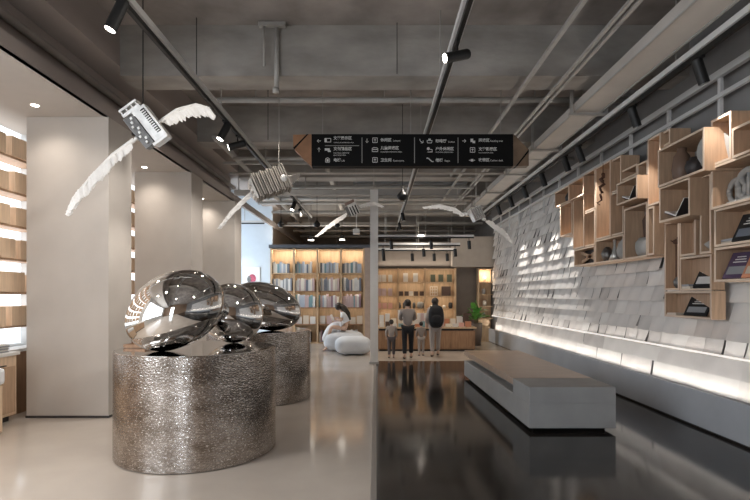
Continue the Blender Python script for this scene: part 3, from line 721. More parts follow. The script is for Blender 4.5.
# ------------------------------------------------------------------ directory sign
SD = 7.5
def sx(u): return (u-CX)*SD/F
def sz(v): return H+(CY-v)*SD/F
S = thing('directory_sign', (sx(411), SD, sz(166)), 'long black hanging directory sign with white pictograms and wooden arrow ends', 'sign')
b = MB(); b.bb((sx(311.5),SD,sz(166)),(sx(513.3),SD+.16,sz(134))); b.build('panel', M_blackp, S, bevel=.004)
M_walnut = mat('walnut_end',(.30,.155,.08),.55,var=.2,scale=5)
b = MB(); b.prism([(sx(a),sz(c)) for a,c in ((308.5,134.2),(311.4,134.2),(311.4,166),(294.5,149.3))], SD, SD+.16); b.build('arrow_end', M_walnut, S)
b = MB(); b.prism([(sx(a),sz(c)) for a,c in ((293,134.5),(306.8,134.2),(293.2,147.8))], SD+.01, SD+.15); b.build('arrow_fold', M_walnut, S)
b = MB(); b.prism([(sx(a),sz(c)) for a,c in ((306.8,134.2),(308.5,134.2),(294.5,149.3),(293.2,147.8))], SD-.002, SD+.162); b.build('arrow_groove', M_blackp, S)
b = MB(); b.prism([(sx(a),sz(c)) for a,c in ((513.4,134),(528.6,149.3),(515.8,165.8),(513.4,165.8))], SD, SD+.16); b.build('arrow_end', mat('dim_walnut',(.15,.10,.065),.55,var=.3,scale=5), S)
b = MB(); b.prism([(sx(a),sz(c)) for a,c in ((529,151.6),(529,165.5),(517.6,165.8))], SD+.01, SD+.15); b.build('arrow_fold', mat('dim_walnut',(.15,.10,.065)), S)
b = MB(); b.prism([(sx(a),sz(c)) for a,c in ((528.6,149.3),(529,151.6),(517.6,165.8),(515.8,165.8))], SD-.002, SD+.162); b.build('arrow_groove', M_blackp, S)
for u in (322, 411, 502):
    b = MB(); b.cyl((sx(u),SD+.08,sz(134)),(sx(u),SD+.08,ZB if False else ZS),.006,n=6); b.build('hanging_wire', M_strut, S)
M_ink = mat('sign_ink',(.62,.62,.60),.5); M_inkd = mat('sign_ink_dim',(.28,.28,.27),.5)
def text(s, u, v, px, parent, name='lettering', bold=0, m=None):
    cu = bpy.data.curves.new('txt','FONT'); cu.body = s; cu.size = px*SD/F*1.08; cu.extrude = .0012; cu.offset = bold
    cu.align_x = 'LEFT'; cu.align_y = 'CENTER'
    o = bpy.data.objects.new('txt', cu); COL.objects.link(o)
    bpy.context.view_layer.update()
    me = bpy.data.meshes.new_from_object(o.evaluated_get(bpy.context.evaluated_depsgraph_get()))
    bpy.data.objects.remove(o)
    me.materials.clear(); me.materials.append(m or M_ink)
    ob = bpy.data.objects.new(name, me); COL.objects.link(ob); ob.parent = parent
    ob.location = Vector((sx(u), SD-.003, sz(v))) - wloc(parent); ob.rotation_euler = (PI/2,0,0)
    return ob
CH = 3.4; EN = 2.3
rows = [(333.5,138.3,'\u6587\u5b66\u5c55\u793a\u533a',CH),(333.5,142.7,'LITERATURE EXHIBITION AREA',1.35),
 (333.5,149,'\u6587\u521b\u7cbe\u54c1\u533a',CH),(333.5,153.1,'CULTURAL CREATIVE',1.5),(333.5,155.3,'BOUTIQUE AREA',1.5),
 (333.5,160.3,'\u7535\u68af',CH),(341.5,160.8,'Lift',EN),
 (380.5,140.2,'\u4f11\u95f2\u533a',CH),(393,140.8,'Leisure',EN),(380.5,148.2,'\u513f\u7ae5\u9605\u8bfb\u533a',CH),(380.5,152.0,"CHILDREN'S READING AREA",1.55),
 (380.5,160.3,'\u536b\u751f\u95f4',CH),(393,160.8,'Restrooms',EN),
 (435.5,141.3,'\u5496\u5561\u5385',CH),(448,142,'Coffee',EN),(435.5,149,'\u6237\u5916\u4f11\u95f2\u533a',CH),(435.5,152.3,'OUTDOOR LEISURE AREA',1.4),(435.5,160.5,'\u697c\u68af',CH),(444.5,160.9,'Steps',EN),
 (478.5,140.5,'\u9605\u8bfb\u533a',CH),(490,141,'Reading area',EN),(478.5,149.3,'\u6587\u5b66\u5f71\u5c55\u533a',CH),(478.5,152.9,'FILM EXHIBITION AREA',1.3),(478.5,160.2,'\u6536\u94f6\u533a',CH),(490,160.6,'Cashier desk',EN)]
for u,v,s,px in rows: text(s,u,v,px,S,bold=.0012 if px > 3 else 0)
def ico(kind, u, v):
    b = MB(); k = SD/F; Y = SD-.004
    def ln(*pts, w=.55):
        for (a,c),(d,e) in zip(pts, pts[1:]): b.bar((sx(u+a),Y,sz(v+c)),(sx(u+d),Y,sz(v+e)),.003,w*k) if abs(d-a)>=abs(e-c) else b.bar((sx(u+a),Y,sz(v+c)),(sx(u+d),Y,sz(v+e)),w*k,.003)
    if kind == 'left': ln((1.8,0),(-1.8,0)); ln((-.3,-1.5),(-1.8,0),(-.3,1.5))
    if kind == 'right': ln((-1.8,0),(1.8,0)); ln((.3,-1.5),(1.8,0),(.3,1.5))
    if kind == 'up': ln((0,2),(0,-2)); ln((-1.5,-.4),(0,-2),(1.5,-.4))
    if kind == 'down': ln((0,-2),(0,2)); ln((-1.5,.4),(0,2),(1.5,.4))
    if kind == 'downright': ln((-1.8,-2),(-1.2,.3),(1.6,1.8)); ln((1.6,-.4),(1.6,1.8),(-.6,2))
    if kind == 'book': ln((-3,-1.8),(3,-1.8),(3,1.8),(-3,1.8),(-3,-1.8)); b.bb((sx(u-3),Y,sz(v-1.8)),(sx(u-1),Y+.003,sz(v+1.8)))
    if kind == 'card': b.bb((sx(u-3),Y,sz(v-1.6)),(sx(u+2),Y+.003,sz(v+.6))); b.bb((sx(u),Y,sz(v+.6)),(sx(u+3),Y+.003,sz(v+2)))
    if kind == 'lift': ln((-2,2.3),(-2,-1),(0,-2.3),(2,-1),(2,2.3),(-2,2.3)); b.bb((sx(u-1),Y,sz(v-.8)),(sx(u+1),Y+.003,sz(v+1.6)))
    if kind == 'room': ln((-2.3,-2.3),(2.3,-2.3),(2.3,2.3),(-2.3,2.3),(-2.3,-2.3)); ln((0,-1.5),(0,1.5)); ln((-1.2,-.4),(1.2,-.4))
    if kind == 'open': ln((-2.8,2),(-2.8,-1.2),(-1.5,-2),(1.5,-2),(2.8,-1.2),(2.8,2),(-2.8,2)); b.bb((sx(u-2.4),Y,sz(v-.6)),(sx(u+2.4),Y+.003,sz(v+.2)))
    if kind == 'cup': ln((-2.6,-.4),(-2,2),(2,2),(2.6,-.4),(-2.6,-.4)); b.bb((sx(u-1.2),Y,sz(v-2.2)),(sx(u+1.2),Y+.003,sz(v-1)))
    if kind == 'tree': b.cyl((sx(u-1.2),Y,sz(v-.8)),(sx(u-1.2),Y+.003,sz(v-.8)),1.5*k,n=12); ln((.5,0),(2.6,0),(2.6,2.4),(.5,2.4)); ln((-2,2.6),(3,2.6))
    if kind == 'stairs': ln((-3.5,-1.8),(-1.8,-1.8),(1.8,1.6),(3.5,1.6),w=.9)
    if kind == 'read': b.bb((sx(u-2),Y,sz(v-2.2)),(sx(u+.6),Y+.003,sz(v+1))); b.bb((sx(u),Y,sz(v-.2)),(sx(u+2.6),Y+.003,sz(v+2.2)))
    if kind == 'desk': ln((-3,0),(3,0)); b.bb((sx(u-1.2),Y,sz(v-1.2)),(sx(u+1.2),Y+.003,sz(v+1.2)))
    b.build('pictogram', M_ink, S)
for a in (('left',319,141),('book',327.8,140.3),('up',319,149.8),('card',327.8,150),('lift',327.6,160),('down',367,140.8),('room',375,140.3),('open',375,149.7),('room',375,160),
          ('downright',421.5,141),('cup',429.5,141),('tree',429.5,149.5),('stairs',430,160),('right',464,141),('read',472.5,141),('room',472.5,150),('desk',472,160.3)): ico(*a)
b = MB()
for u in (362,414.5,458): b.bb((sx(u-.35),SD-.003,sz(137.5)),(sx(u+.35),SD,sz(163)))
b.bb((sx(325),SD-.003,sz(145.4)),(sx(359),SD,sz(146)))
b.build('dividing_line', M_inkd, S)

# ------------------------------------------------------------------ flying winged sculptures
def wing(mb, root, pts, width, down, n=26, seed=0, thick=.012):
    n = int(n*1.5)
    """feathers laid along a curved spine; pts are offsets from root"""
    rnd = random.Random(seed); P3 = [Vector(p) for p in pts]
    def at(q):
        q *= len(P3)-1; i = min(int(q), len(P3)-2); f = q-i; return P3[i].lerp(P3[i+1], f)
    mb.tube([root+at(k/12) for k in range(13)], [thick*1.8*(1-k/12*.8)+.004 for k in range(13)], 7)
    for k in range(n):
        q = .06+.94*k/(n-1); p = root+at(min(q,1)); tn = (at(min(q+.03,1))-at(max(q-.03,0))).normalized()
        w = width*(math.sin(PI*min(.08+q*.92,1))**.55*.9+.16)*rnd.uniform(.8,1.15)
        d = (Vector(down).normalized()*.75 + tn*(.35+.55*q)).normalized()
        nrm = tn.cross(d).normalized(); sd = nrm.cross(d).normalized()
        fw = .035+1.5*(P3[-1]-P3[0]).length/n
        off = nrm*rnd.uniform(-.012,.012)
        c0 = p+off-d*.012
        ring = []
        for s_, ww in ((0,.5),(.35,1),(.75,.85),(1,.15)):
            c = c0+d*w*s_
            ring.append([c+sd*fw*.5*ww, c+nrm*.006, c-sd*fw*.5*ww, c-nrm*.006])
        vs = [x for r_ in ring for x in r_]; fs = [(0,1,2,3)[::-1],(12,13,14,15)]
        for j in range(3):
            for i in range(4): fs.append((j*4+i, j*4+(i+1)%4, (j+1)*4+(i+1)%4, (j+1)*4+i))
        mb.add(vs, fs)
def Mimg(deg, yaw=0):   # rotation in the picture plane (about Y), then a little yaw
    return Matrix.Rotation(-R(deg),3,'Y') @ Matrix.Rotation(R(yaw),3,'Z')
def W(u,v,d): return P(u,v,d)
# 1: largest, silver typewriter-like body
d = 5.4; C = P(147.5,128,d)
t = thing('winged_sculpture', C, 'large silver machine block with two white feathered wings, nearest and leftmost flying sculpture', 'sculpture')
M = Mimg(-54, 14); k = d/F
def bx(mb, c, dims): mb.box(C+M@Vector((c[0]*k,c[1]*k,c[2]*k)), [q*k for q in dims], M)
b = MB(); bx(b,(0,0,5.5),(36,16,15)); bx(b,(17.5,0,4),(3,19,17)); bd = b.build('body', M_chrome, t, bevel=.006)
b = MB(); bx(b,(-1,2,-8),(34,13,11)); b.build('mechanism_block', M_silverd, t, bevel=.004)
b = MB(); bx(b,(-2,-8.3,8.5),(25,1.4,4.5)); bx(b,(2,-8.6,-1.6),(30,.9,.8)); b.build('slot', M_blackp, bd)
b = MB()
for i in range(11): bx(b,(-12.5+i*2.2,-9.3,8.2),(1,1.5,3.8))
b.build('keys', M_chrome, bd)
b = MB(); bx(b,(-19,0,-1),(3,16,20)); bx(b,(-24.5,0,-1),(2,16,20))
for s in (-9,-3,3,8): bx(b,(-21.7,0,-1+s),(4,14,1.3))
b.build('crown_frame', M_chrome, t)
for i in range(8):
    b = MB(); bx(b,(-14+i*3.6,-5.2,-6-(i%3)*2.0),(2.2,2.6,2.2)); b.build('gear', M_chrome, t)
rr = P(162,121,d); rl = P(134,140,d)
b = MB(); b.cyl(P(156,124,d), P(164,119.5,d), .018); b.ell(P(163,120.5,d),(.026,.026,.026)); b.build('wing_hinge', M_chrome, t, smooth=True); b = MB(); b.cyl(P(141,136,d),P(131,142.5,d),.018); b.ell(P(137,138.5,d),(.028,.028,.028)); b.build('wing_hinge', M_chrome, t, smooth=True)
b = MB(); wing(b, rr, [(0,0,0),P(177,110,d+.05)-rr,P(196,104.5,d+.12)-rr,P(208,108,d+.16)-rr,P(213.5,116,d+.18)-rr], .135, (-.15,0,-1), 34, 1); b.build('wing', M_feather, t)
b = MB(); wing(b, rl, [(0,0,0),P(113,155,d-.05)-rl,P(92,176,d-.1)-rl,P(75,196,d-.14)-rl,P(67.5,214,d-.16)-rl], .125, (.75,0,-.65), 40, 2); b.build('wing', M_feather, t)
b = MB(); b.cyl(P(143,108,d),(P(143,108,d).x,d,ZS),.006,n=6); b.build('hanging_wire', M_black, t)
# 2
d = 7.4; C = P(270.5,183,d); k = d/F; M = Mimg(24, 20)
t = thing('winged_sculpture', C, 'beige slatted flying block with one long thin wing, second sculpture on the left', 'sculpture')
b = MB()
for i in range(15): bx(b,(-16+i*2.3,(i%2)*1.2,0),(1.3,18,24+2*math.sin(i*1.9)))
b.build('slats', M_greige, t)
b = MB(); bx(b,(0,3,-1),(31,13,19)); b.build('core', M_greige, t)
b = MB(); bx(b,(-19,0,-2),(2,15,20)); 
for s in (-6,0,6): bx(b,(-20.5,0,s-2),(2,13,3))
b.build('end_plate', M_chrome, t)
b = MB(); b.cyl(P(262,187,d),P(250,189,d),.02); b.ell(P(258,189,d),(.05,.05,.05)); b.build('wing_hinge', M_white, t, smooth=True); b = MB(); b.ell(P(284,178,d-.15),(.05,.05,.05)); b.build('wing_hinge', M_white, t, smooth=True)
rl = P(254,191,d); b = MB(); wing(b, rl, [(0,0,0),P(243,200,d-.05)-rl,P(231,212,d-.1)-rl,P(219,229,d-.2)-rl], .07, (.6,0,-.7), 30, 3); b.build('wing', M_feather, t)
rr = P(285,179,d); b = MB(); wing(b, rr, [(0,0,0),P(291,176,d+.3)-rr,P(299,175,d+.8)-rr], .12, (.1,0,-1), 16, 4); b.build('wing', M_feather, t)
b = MB(); b.cyl(P(279,172,d),(P(279,172,d).x,d,ZS),.006,n=6); b.build('hanging_wire', M_strut, t)
# 3
d = 11.4; C = P(353.5,209,d); k = d/F; M = Mimg(-65, 15)
t = thing('winged_sculpture', C, 'small striped flying block with two white wings just left of the white post', 'sculpture')
b = MB(); bx(b,(0,0,0),(12,6,9)); b.build('body', M_chrome, t, bevel=.005)
b = MB()
for i in range(3): bx(b,(1,-3.1,-2.8+i*2.8),(9,.5,1.2))
b.build('slot', M_blackp, t)
b = MB(); bx(b,(-7.5,0,-1),(2.5,5,10)); b.build('crown_frame', mat('brown_crown',(.22,.15,.12),.6), t)
b = MB(); bx(b,(0,1,-6),(10,5,3)); b.build('mechanism_block', M_silverd, t)
rl = P(346.5,214,d); b = MB(); wing(b, rl, [(0,0,0),P(337,219,d-.1)-rl,P(326,227,d-.2)-rl,P(316,237,d-.3)-rl], .10, (.6,0,-.7), 26, 5); b.build('wing', M_feather, t)
rr = P(359,206,d); b = MB(); wing(b, rr, [(0,0,0),P(367,203,d-.05)-rr,P(375,202,d-.1)-rr,P(383,207,d-.2)-rr], .10, (0,0,-1), 22, 6); b.build('wing', M_feather, t)
b = MB(); b.cyl(P(356,202,d),(P(356,202,d).x,d,ZS),.006,n=6); b.build('hanging_wire', M_strut, t)
# 4
d = 10.6; C = P(476,214,d); k = d/F; M = Mimg(25, 15)
t = thing('winged_sculpture', C, 'dark slatted flying block with spread white wings, rightmost sculpture near the paper wall', 'sculpture')
b = MB(); bx(b,(0,1,0),(10,5,11)); b.build('core', M_silverd, t)
b = MB()
for i in range(6): bx(b,(-5.5+i*2.2,-1,0),(.9,7,13))
b.build('slats', M_chrome, t)
b = MB(); b.cyl(P(470,214,d),P(462,213,d),.02); b.ell(P(466,214,d),(.045,.045,.045)); b.build('wing_hinge', M_chrome, t, smooth=True); b = MB(); b.ell(P(484,219,d),(.045,.045,.045)); b.build('wing_hinge', M_chrome, t, smooth=True)
rl = P(464,215.5,d); b = MB(); wing(b, rl, [(0,0,0),P(455,208.5,d-.05)-rl,P(440,205,d-.1)-rl,P(423,208,d-.2)-rl], .10, (0,0,-1), 30, 7); b.build('wing', M_feather, t)
rr = P(486,221,d); b = MB(); wing(b, rr, [(0,0,0),P(495,229,d+.05)-rr,P(503,235,d+.1)-rr,P(512,243,d+.2)-rr], .12, (.3,0,1), 26, 8); b.build('wing', M_feather, t)
b = MB(); b.cyl(P(476,207,d),(P(476,207,d).x,d,ZS),.005,n=6); b.build('hanging_wire', M_white, t)

# ------------------------------------------------------------------ tall bookcase
yB = 17.0
xs = [-3.57,-2.79,-1.99,-1.19,-.41]; zb = [.04,.66,1.23,1.79,2.40,3.22]
t = thing('tall_bookcase', (-1.9, yB+.18, 0), 'tall warm lit oak bookcase of four bays full of books at the back left', 'bookcase')
b = MB(); b.bb((-3.60,yB+.34,0),(-.2,yB+.37,3.25)); b.build('back_panel', M_oak, t)
for z in zb: b = MB(); b.bb((-3.60,yB,z-.035),(-.36,yB+.34,z)); b.build('shelf_board', M_oakd if z in zb[1:4] else M_oak, t)
for i,x in enumerate(xs): b = MB(); b.bb((x-.03,yB-.01,0),(x+.03,yB+.34,3.24)); b.build('upright', M_oak if i!=4 else M_oak, t)
b = MB(); b.bb((-.38,yB-.03,0),(-.19,yB+.37,3.25)); b.build('end_panel', mat('end_panel_wood',(.46,.36,.30),.6,var=.08), t)
b = MB(); b.bb((-3.64,yB-.04,3.25),(-.19,yB+.4,3.36)); b.build('dark_cap', mat('slate_cap',(.09,.095,.11),.6), t)
bayn = ['leftmost','second','third','rightmost']; rown = {4:'top',3:'middle',2:'lower'}
M_bk = {c: mat('spine_'+c, COLS[c], .5) for c in COLS}
M_bk['wwhite'] = mat('wwhite',(.80,.74,.64),.5); M_bk['lblue'] = mat('spine_lblue', (.42,.47,.55), .5); M_bk['lpink'] = mat('spine_lpink',(.55,.42,.42),.5)
bcube = {}
def book(x, w, h, z, c, dpt, lab, grp, y=None, lean=0):
    key = c
    if key not in bcube:
        m = MB(); m.bb((-.5,-.5,0),(.5,.5,1)); o = m.build('book', M_bk[c]); bcube[key] = o.data; bpy.data.objects.remove(o)
    o = bpy.data.objects.new('book', bcube[key]); COL.objects.link(o); o.location = (x+w/2, (y or yB+.06)+dpt/2, z+.001); o.scale = (w*.94, dpt, h)
    if lean: o.rotation_euler = (0, lean, 0)
    tag(o, lab, 'book', grp)
rnd = random.Random(11)
pal = {4:['lblue','grey','white','slate','teal','cream','white','wwhite'],3:['white','grey','cream','lpink','wwhite','white','slate'],2:['white','lpink','mauve','teal','white','wwhite','lblue']}
for zi in (4,3,2):
    for bi in range(4):
        x = xs[bi]+.04; end = xs[bi+1]-.05 - (rnd.choice([0,.12,.2]) if zi == 4 else .02)
        while x < end-.05:
            w = rnd.uniform(.045,.085); h = rnd.uniform(.30,.40) if zi == 4 else rnd.uniform(.36,.46)
            book(x, w, h, zb[zi], rnd.choice(pal[zi]), rnd.uniform(.17,.2), 'upright book in the %s bay of the %s full row of the tall bookcase'%(bayn[bi], rown[zi]), 'books, %s bay, %s row'%(bayn[bi], rown[zi]))
            x += w
# shallow display row: face-on magazines, and lower row
for bi in range(4):
    x = xs[bi]+.06
    for j in range(3):
        c = rnd.choice(['cream','white','teal','lpink','white'])
        book(x, .20, rnd.uniform(.22,.30), zb[1], c, .03, 'face out magazine on the display shelf, %s bay of the tall bookcase'%bayn[bi], 'magazines, %s bay'%bayn[bi], y=yB+.08)
        x += .235
    x = xs[bi]+.05
    for j in range(rnd.randint(5,8)):
        w = rnd.uniform(.05,.09)
        book(x, w, rnd.uniform(.3,.42), zb[0], rnd.choice(['navy','slate','black','white','mauve']), .22, 'large book in the bottom row, %s bay of the tall bookcase'%bayn[bi], 'bottom row books, %s bay'%bayn[bi])
        x += w
# warm light over and in bookcase
for z in (3.19, 2.36, 1.75, 1.19):
    area('bookcase_led', (-1.99, yB+.03, z-.02), 3.1, 2.6 if z < 3 else 15, (1,.87,.70), (R(25),0,0), sy=.03)
# dark window beyond
b = MB(); b.bb((-3.76,19.5,3.0),(-3.73,20.4,3.6)); struct(b,'window_4',M_dark)

# ------------------------------------------------------------------ right shop shelves
yS = 18.0
xs2 = [.04,.80,1.76,2.86]; zb2 = [.04,.55,1.16,1.62,2.12,2.60]
t = thing('shop_shelf', (1.45, yS+.15, 0), 'warm lit oak shop shelf of three bays behind the counter', 'shelf')
b = MB(); b.bb((.02,yS+.32,0),(2.88,yS+.35,2.62)); b.build('back_panel', M_oak, t)
for z in zb2: b = MB(); b.bb((.02,yS,z-.035),(2.88,yS+.32,z)); b.build('shelf_board', M_oak, t)
for x in xs2: b = MB(); b.bb((x-.03,yS-.01,0),(x+.03,yS+.32,2.62)); b.build('upright', M_oak, t)
for z in zb2[1:]: area('shelf_led', (1.45, yS+.03, z-.045), 2.6, 3.4, (1,.84,.64), (R(25),0,0), sy=.03)
def item(name, u0, u1, z, h, c, lab, cat, grp=None, y=None):
    yy = y or yS+.05; x0, x1 = (u0-CX)*yy/F, (u1-CX)*yy/F
    book(x0, x1-x0, h, z, c, .10, lab, grp, y=yy); o = COL.objects[-1] if False else bpy.context.scene.collection.objects[-1]
    o.name = name; o['category'] = cat
def row(us, w, z, h, c, name, lab, cat, grp):
    for k, u in enumerate(us): item(name, u, u+w, z, h, c, lab, cat, grp)
M_bk['wwhite'] = mat('wwhite',(.80,.74,.64),.5); M_bk['wpink']=mat('wpink',(.72,.42,.36),.5); M_bk['dgreen']=mat('dgreen',(.13,.14,.085),.5); M_bk['dbrown']=mat('dbrown',(.09,.055,.04),.5)
row((377.5,382,388.2), 4.2, zb2[4], .26,'wwhite','gift_box','cream gift box on the top board, left bay of the shop shelf','box','cream boxes, top left bay')
row((403.2,413.2), 4.8, zb2[4], .32,'wwhite','gift_box','tall cream box on the top board, middle bay of the shop shelf','box','cream boxes, top middle bay')
row((430.5,438.5,447.0), 5, zb2[4], .27,'dgreen','picture_board','dark green picture board on the top board, right bay of the shop shelf','picture board','green boards, top right bay')
row((377.5,382,388.2), 4.2, zb2[3], .27,'lpink','gift_box','pale pink box on the second board, left bay of the shop shelf','box','pink boxes, second row left bay')
row((399,404.5,414,419.8), 4.2, zb2[3], .16,'dbrown','small_box','small dark box on the second board, middle bay of the shop shelf','box','dark boxes, second row middle bay')
item('small_box', 409.2, 413.3, zb2[3], .17, 'wwhite', 'small white box between dark ones on the second board', 'box')
item('dark_frame', 441.5, 451, zb2[3], .34, 'dbrown', 'large dark square frame on the second board, right bay', 'frame')
p0 = P(430.5,295,yS+.06); t = thing('grid_frame', (p0.x+.1,yS+.08,zb2[3]+.001), 'white grid patterned frame beside the large dark frame', 'frame')
b = MB(); x0=(430.5-CX)*yS/F; x1=(437.5-CX)*yS/F
for i in range(4): b.bb((x0+(x1-x0)*i/3-.01,yS+.07,zb2[3]+.001),(x0+(x1-x0)*i/3+.01,yS+.09,zb2[3]+.34)); b.bb((x0-.01,yS+.07,zb2[3]+.001+.107*i),(x1+.01,yS+.09,zb2[3]+.02+.107*i))
b.build('bars', M_bk['wwhite'], t)
row((377,382.3,388), 4.6, zb2[2], .20,'wpink','gift_box','salmon pink box on the third board, left bay of the shop shelf','box','pink boxes, third row left bay')
def pot(u, z, r, h, m, lab, cat='cup', name='cup', grp=None, y=None):
    y = y or yS+.12; x = (u-CX)*y/F; b = MB(); b.lathe((x,y,z+.001),[(r*.7,0),(r,h*.3),(r*.95,h*.8),(r*.6,h)],14); tag(b.build(name, m, origin=(x,y,z), smooth=True), lab, cat, grp)
for u in (399.5,404,409.5,414): pot(u, zb2[2], .055, .22, M_silverd, 'dark cup on the third board, middle bay of the shop shelf', grp='cups, third row middle bay')
pot(420.5, zb2[2], .13, .24, M_ceram, 'large round grey pot on the third board of the shop shelf', 'pot', 'pot')
for u in (431,435.5,444): pot(u, zb2[2], .06, .12, M_bk['wwhite'], 'small pale cup on the third board, right bay of the shop shelf', grp='cups, third row right bay')
pot(450.5, zb2[2], .08, .22, M_dark, 'dark lidded jar at the right end of the third board', 'jar', 'jar')
# far-right narrow shelf and cabinet
t = thing('corner_shelf', (3.9, yS+.1, 0), 'narrow warm lit oak shelf with a cabinet foot beside the paper wall', 'shelf')
b = MB(); b.bb((3.70,yS+.3,0),(4.2,yS+.33,2.62)); b.build('back_panel', M_oak, t)
for z in (.82,1.25,1.68,2.12,2.6): b = MB(); b.bb((3.70,yS,z-.03),(4.2,yS+.3,z)); b.build('shelf_board', M_oak, t)
b = MB(); b.bb((3.68,yS-.01,0),(3.72,yS+.3,2.62)); b.build('upright', M_oak, t)
b = MB(); b.bb((3.62,yS-.35,0),(4.0,yS-.02,.79)); b.build('cabinet_foot', M_oak, t)
area('corner_led', (3.95, yS+.03, 2.5), .4, 5, (1,.83,.62), (R(25),0,0), sy=.03)
for k,z in enumerate((.82,1.25,1.68,2.12)): pot(483.5+k%2, z, .07, .2, [M_ceram,M_bk['wwhite']][k%2], 'small vessel on the %s board of the narrow corner shelf'%['lowest','second','third','top'][k], 'vase','vase')

# ------------------------------------------------------------------ counter
yC = 14.7
t = thing('shop_counter', (1.47, yC+.45, 0), 'long reddish wooden shop counter covered with small goods, behind the shoppers', 'counter')
b = MB(); b.bb((.10,yC+.06,0),(2.88,yC+.95,.05)); b.build('plinth', M_dark, t)
b = MB(); b.bb((.04,yC+.02,.05),(2.92,yC+1,.60)); b.build('body', M_oakd, t)
b = MB(); b.bb((.02,yC-.01,.66),(2.96,yC+1.02,.70)); b.build('worktop', M_oak, t)
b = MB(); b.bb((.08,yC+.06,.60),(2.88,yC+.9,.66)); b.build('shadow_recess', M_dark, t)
for k in range(4):
    x = .06+k*.71; b = MB(); b.bb((x+.03,yC,.08),(x+.68,yC+.02,.58)); b.build('door', M_oakd, t)
rnd = random.Random(5)
cols = ['wwhite','wpink','cream','white','lpink','dbrown','teal','white','orange']
x = .10; k = 0
while x < 2.75:
    w = rnd.uniform(.09,.2); h = rnd.uniform(.10,.34)
    rw = rnd.choice((0,1))
    for r_, hh in ((0,h*.5),(1,h*1.2)):
        o = None
        book(x, w*.9, hh, .70, rnd.choice(cols), .12, 'small packaged product on the counter, %s section, %s row'%(['left','centre left','centre right','right'][min(3,int(x/.72))], ['front','back'][r_]), 'products on the counter, %s %s'%(['left','centre left','centre right','right'][min(3,int(x/.72))], ['front','back'][r_]), y=yC+.15+.42*r_)
        o = COL.objects[-1]; o.name = 'product_box'; o['category'] = 'product'
    x += w+.02
for (u0,u1,v0,v1,lb) in ((398,406,310,322,'left'),(417,429,313,324,'middle'),(457,465,317,326,'right')):
    yy = yC+.95; x0,x1=(u0-CX)*yy/F,(u1-CX)*yy/F; z1=H+(CY-v0)*yy/F
    t = thing('counter_placard', ((x0+x1)/2,yy,.70), 'white placard standing at the back of the counter, %s one'%lb, 'placard')
    b = MB(); b.bb((x0,yy-.02,.74),(x1,yy,z1)); b.build('board', M_white, t); b = MB(); b.bb((x0+.02,yy-.06,.701),(x1-.02,yy+.04,.74)); b.build('foot', M_oak, t)
# plant
c = Vector((3.28,16.4,0)); t = thing('potted_plant', c, 'leafy green plant in a tall brown pot right of the counter', 'plant')
b = MB(); b.lathe(c,[(.15,0),(.19,.3),(.21,.72),(.19,.74)],20); b.build('pot', M_pot, t, smooth=True)
b = MB(); b.cyl(c+Vector((0,0,.72)),c+Vector((0,0,.725)),.185,n=20); b.build('soil', M_dark, t)
rnd = random.Random(9); b = MB(); sb = MB()
for k in range(30):
    a = rnd.uniform(0,2*PI); el = rnd.uniform(.25,1.45); L = rnd.uniform(.35,.62)
    base = c+Vector((rnd.uniform(-.06,.06),rnd.uniform(-.06,.06),.74)); z0 = rnd.uniform(.05,.38)
    s0 = base+Vector((0,0,z0)); sb.cyl(base, s0, .01, n=5)
    dr = Vector((math.cos(a)*math.cos(el), math.sin(a)*math.cos(el), math.sin(el))); sd = dr.cross(Vector((0,0,1))).normalized()
    up = sd.cross(dr).normalized(); vs = []
    for j, wv in enumerate((.01,.06,.085,.07,.0)):
        q = j/4; cc = s0+dr*L*q-Vector((0,0,.12*q*q)); vs += [cc-sd*wv+up*.02, cc, cc+sd*wv+up*.02]
    b.add(vs, [(j*3+i, j*3+i+1, (j+1)*3+i+1, (j+1)*3+i) for j in range(4) for i in range(2)])
b.build('foliage', M_leaf, t, smooth=True); sb.build('stem', M_stem, t)

# ------------------------------------------------------------------ poufs and people
def pouf(c, r, label):
    b = MB(); b.ell((c[0],c[1],r[2]), r, None, 40, 22, .68)
    b.v = [(p[0],p[1],max(p[2],0.001)) for p in b.v]
    t = tag(b.build('pouf', M_pouf, origin=(c[0],c[1],0), smooth=True), label, 'pouf'); return t
pouf((-.64,13.95),(.50,.44,.255),'pale grey cushion pouf, front one by the white post')
pouf((-.95,14.85),(.60,.44,.30),'pale grey cushion pouf behind, the reading girl sits on it')

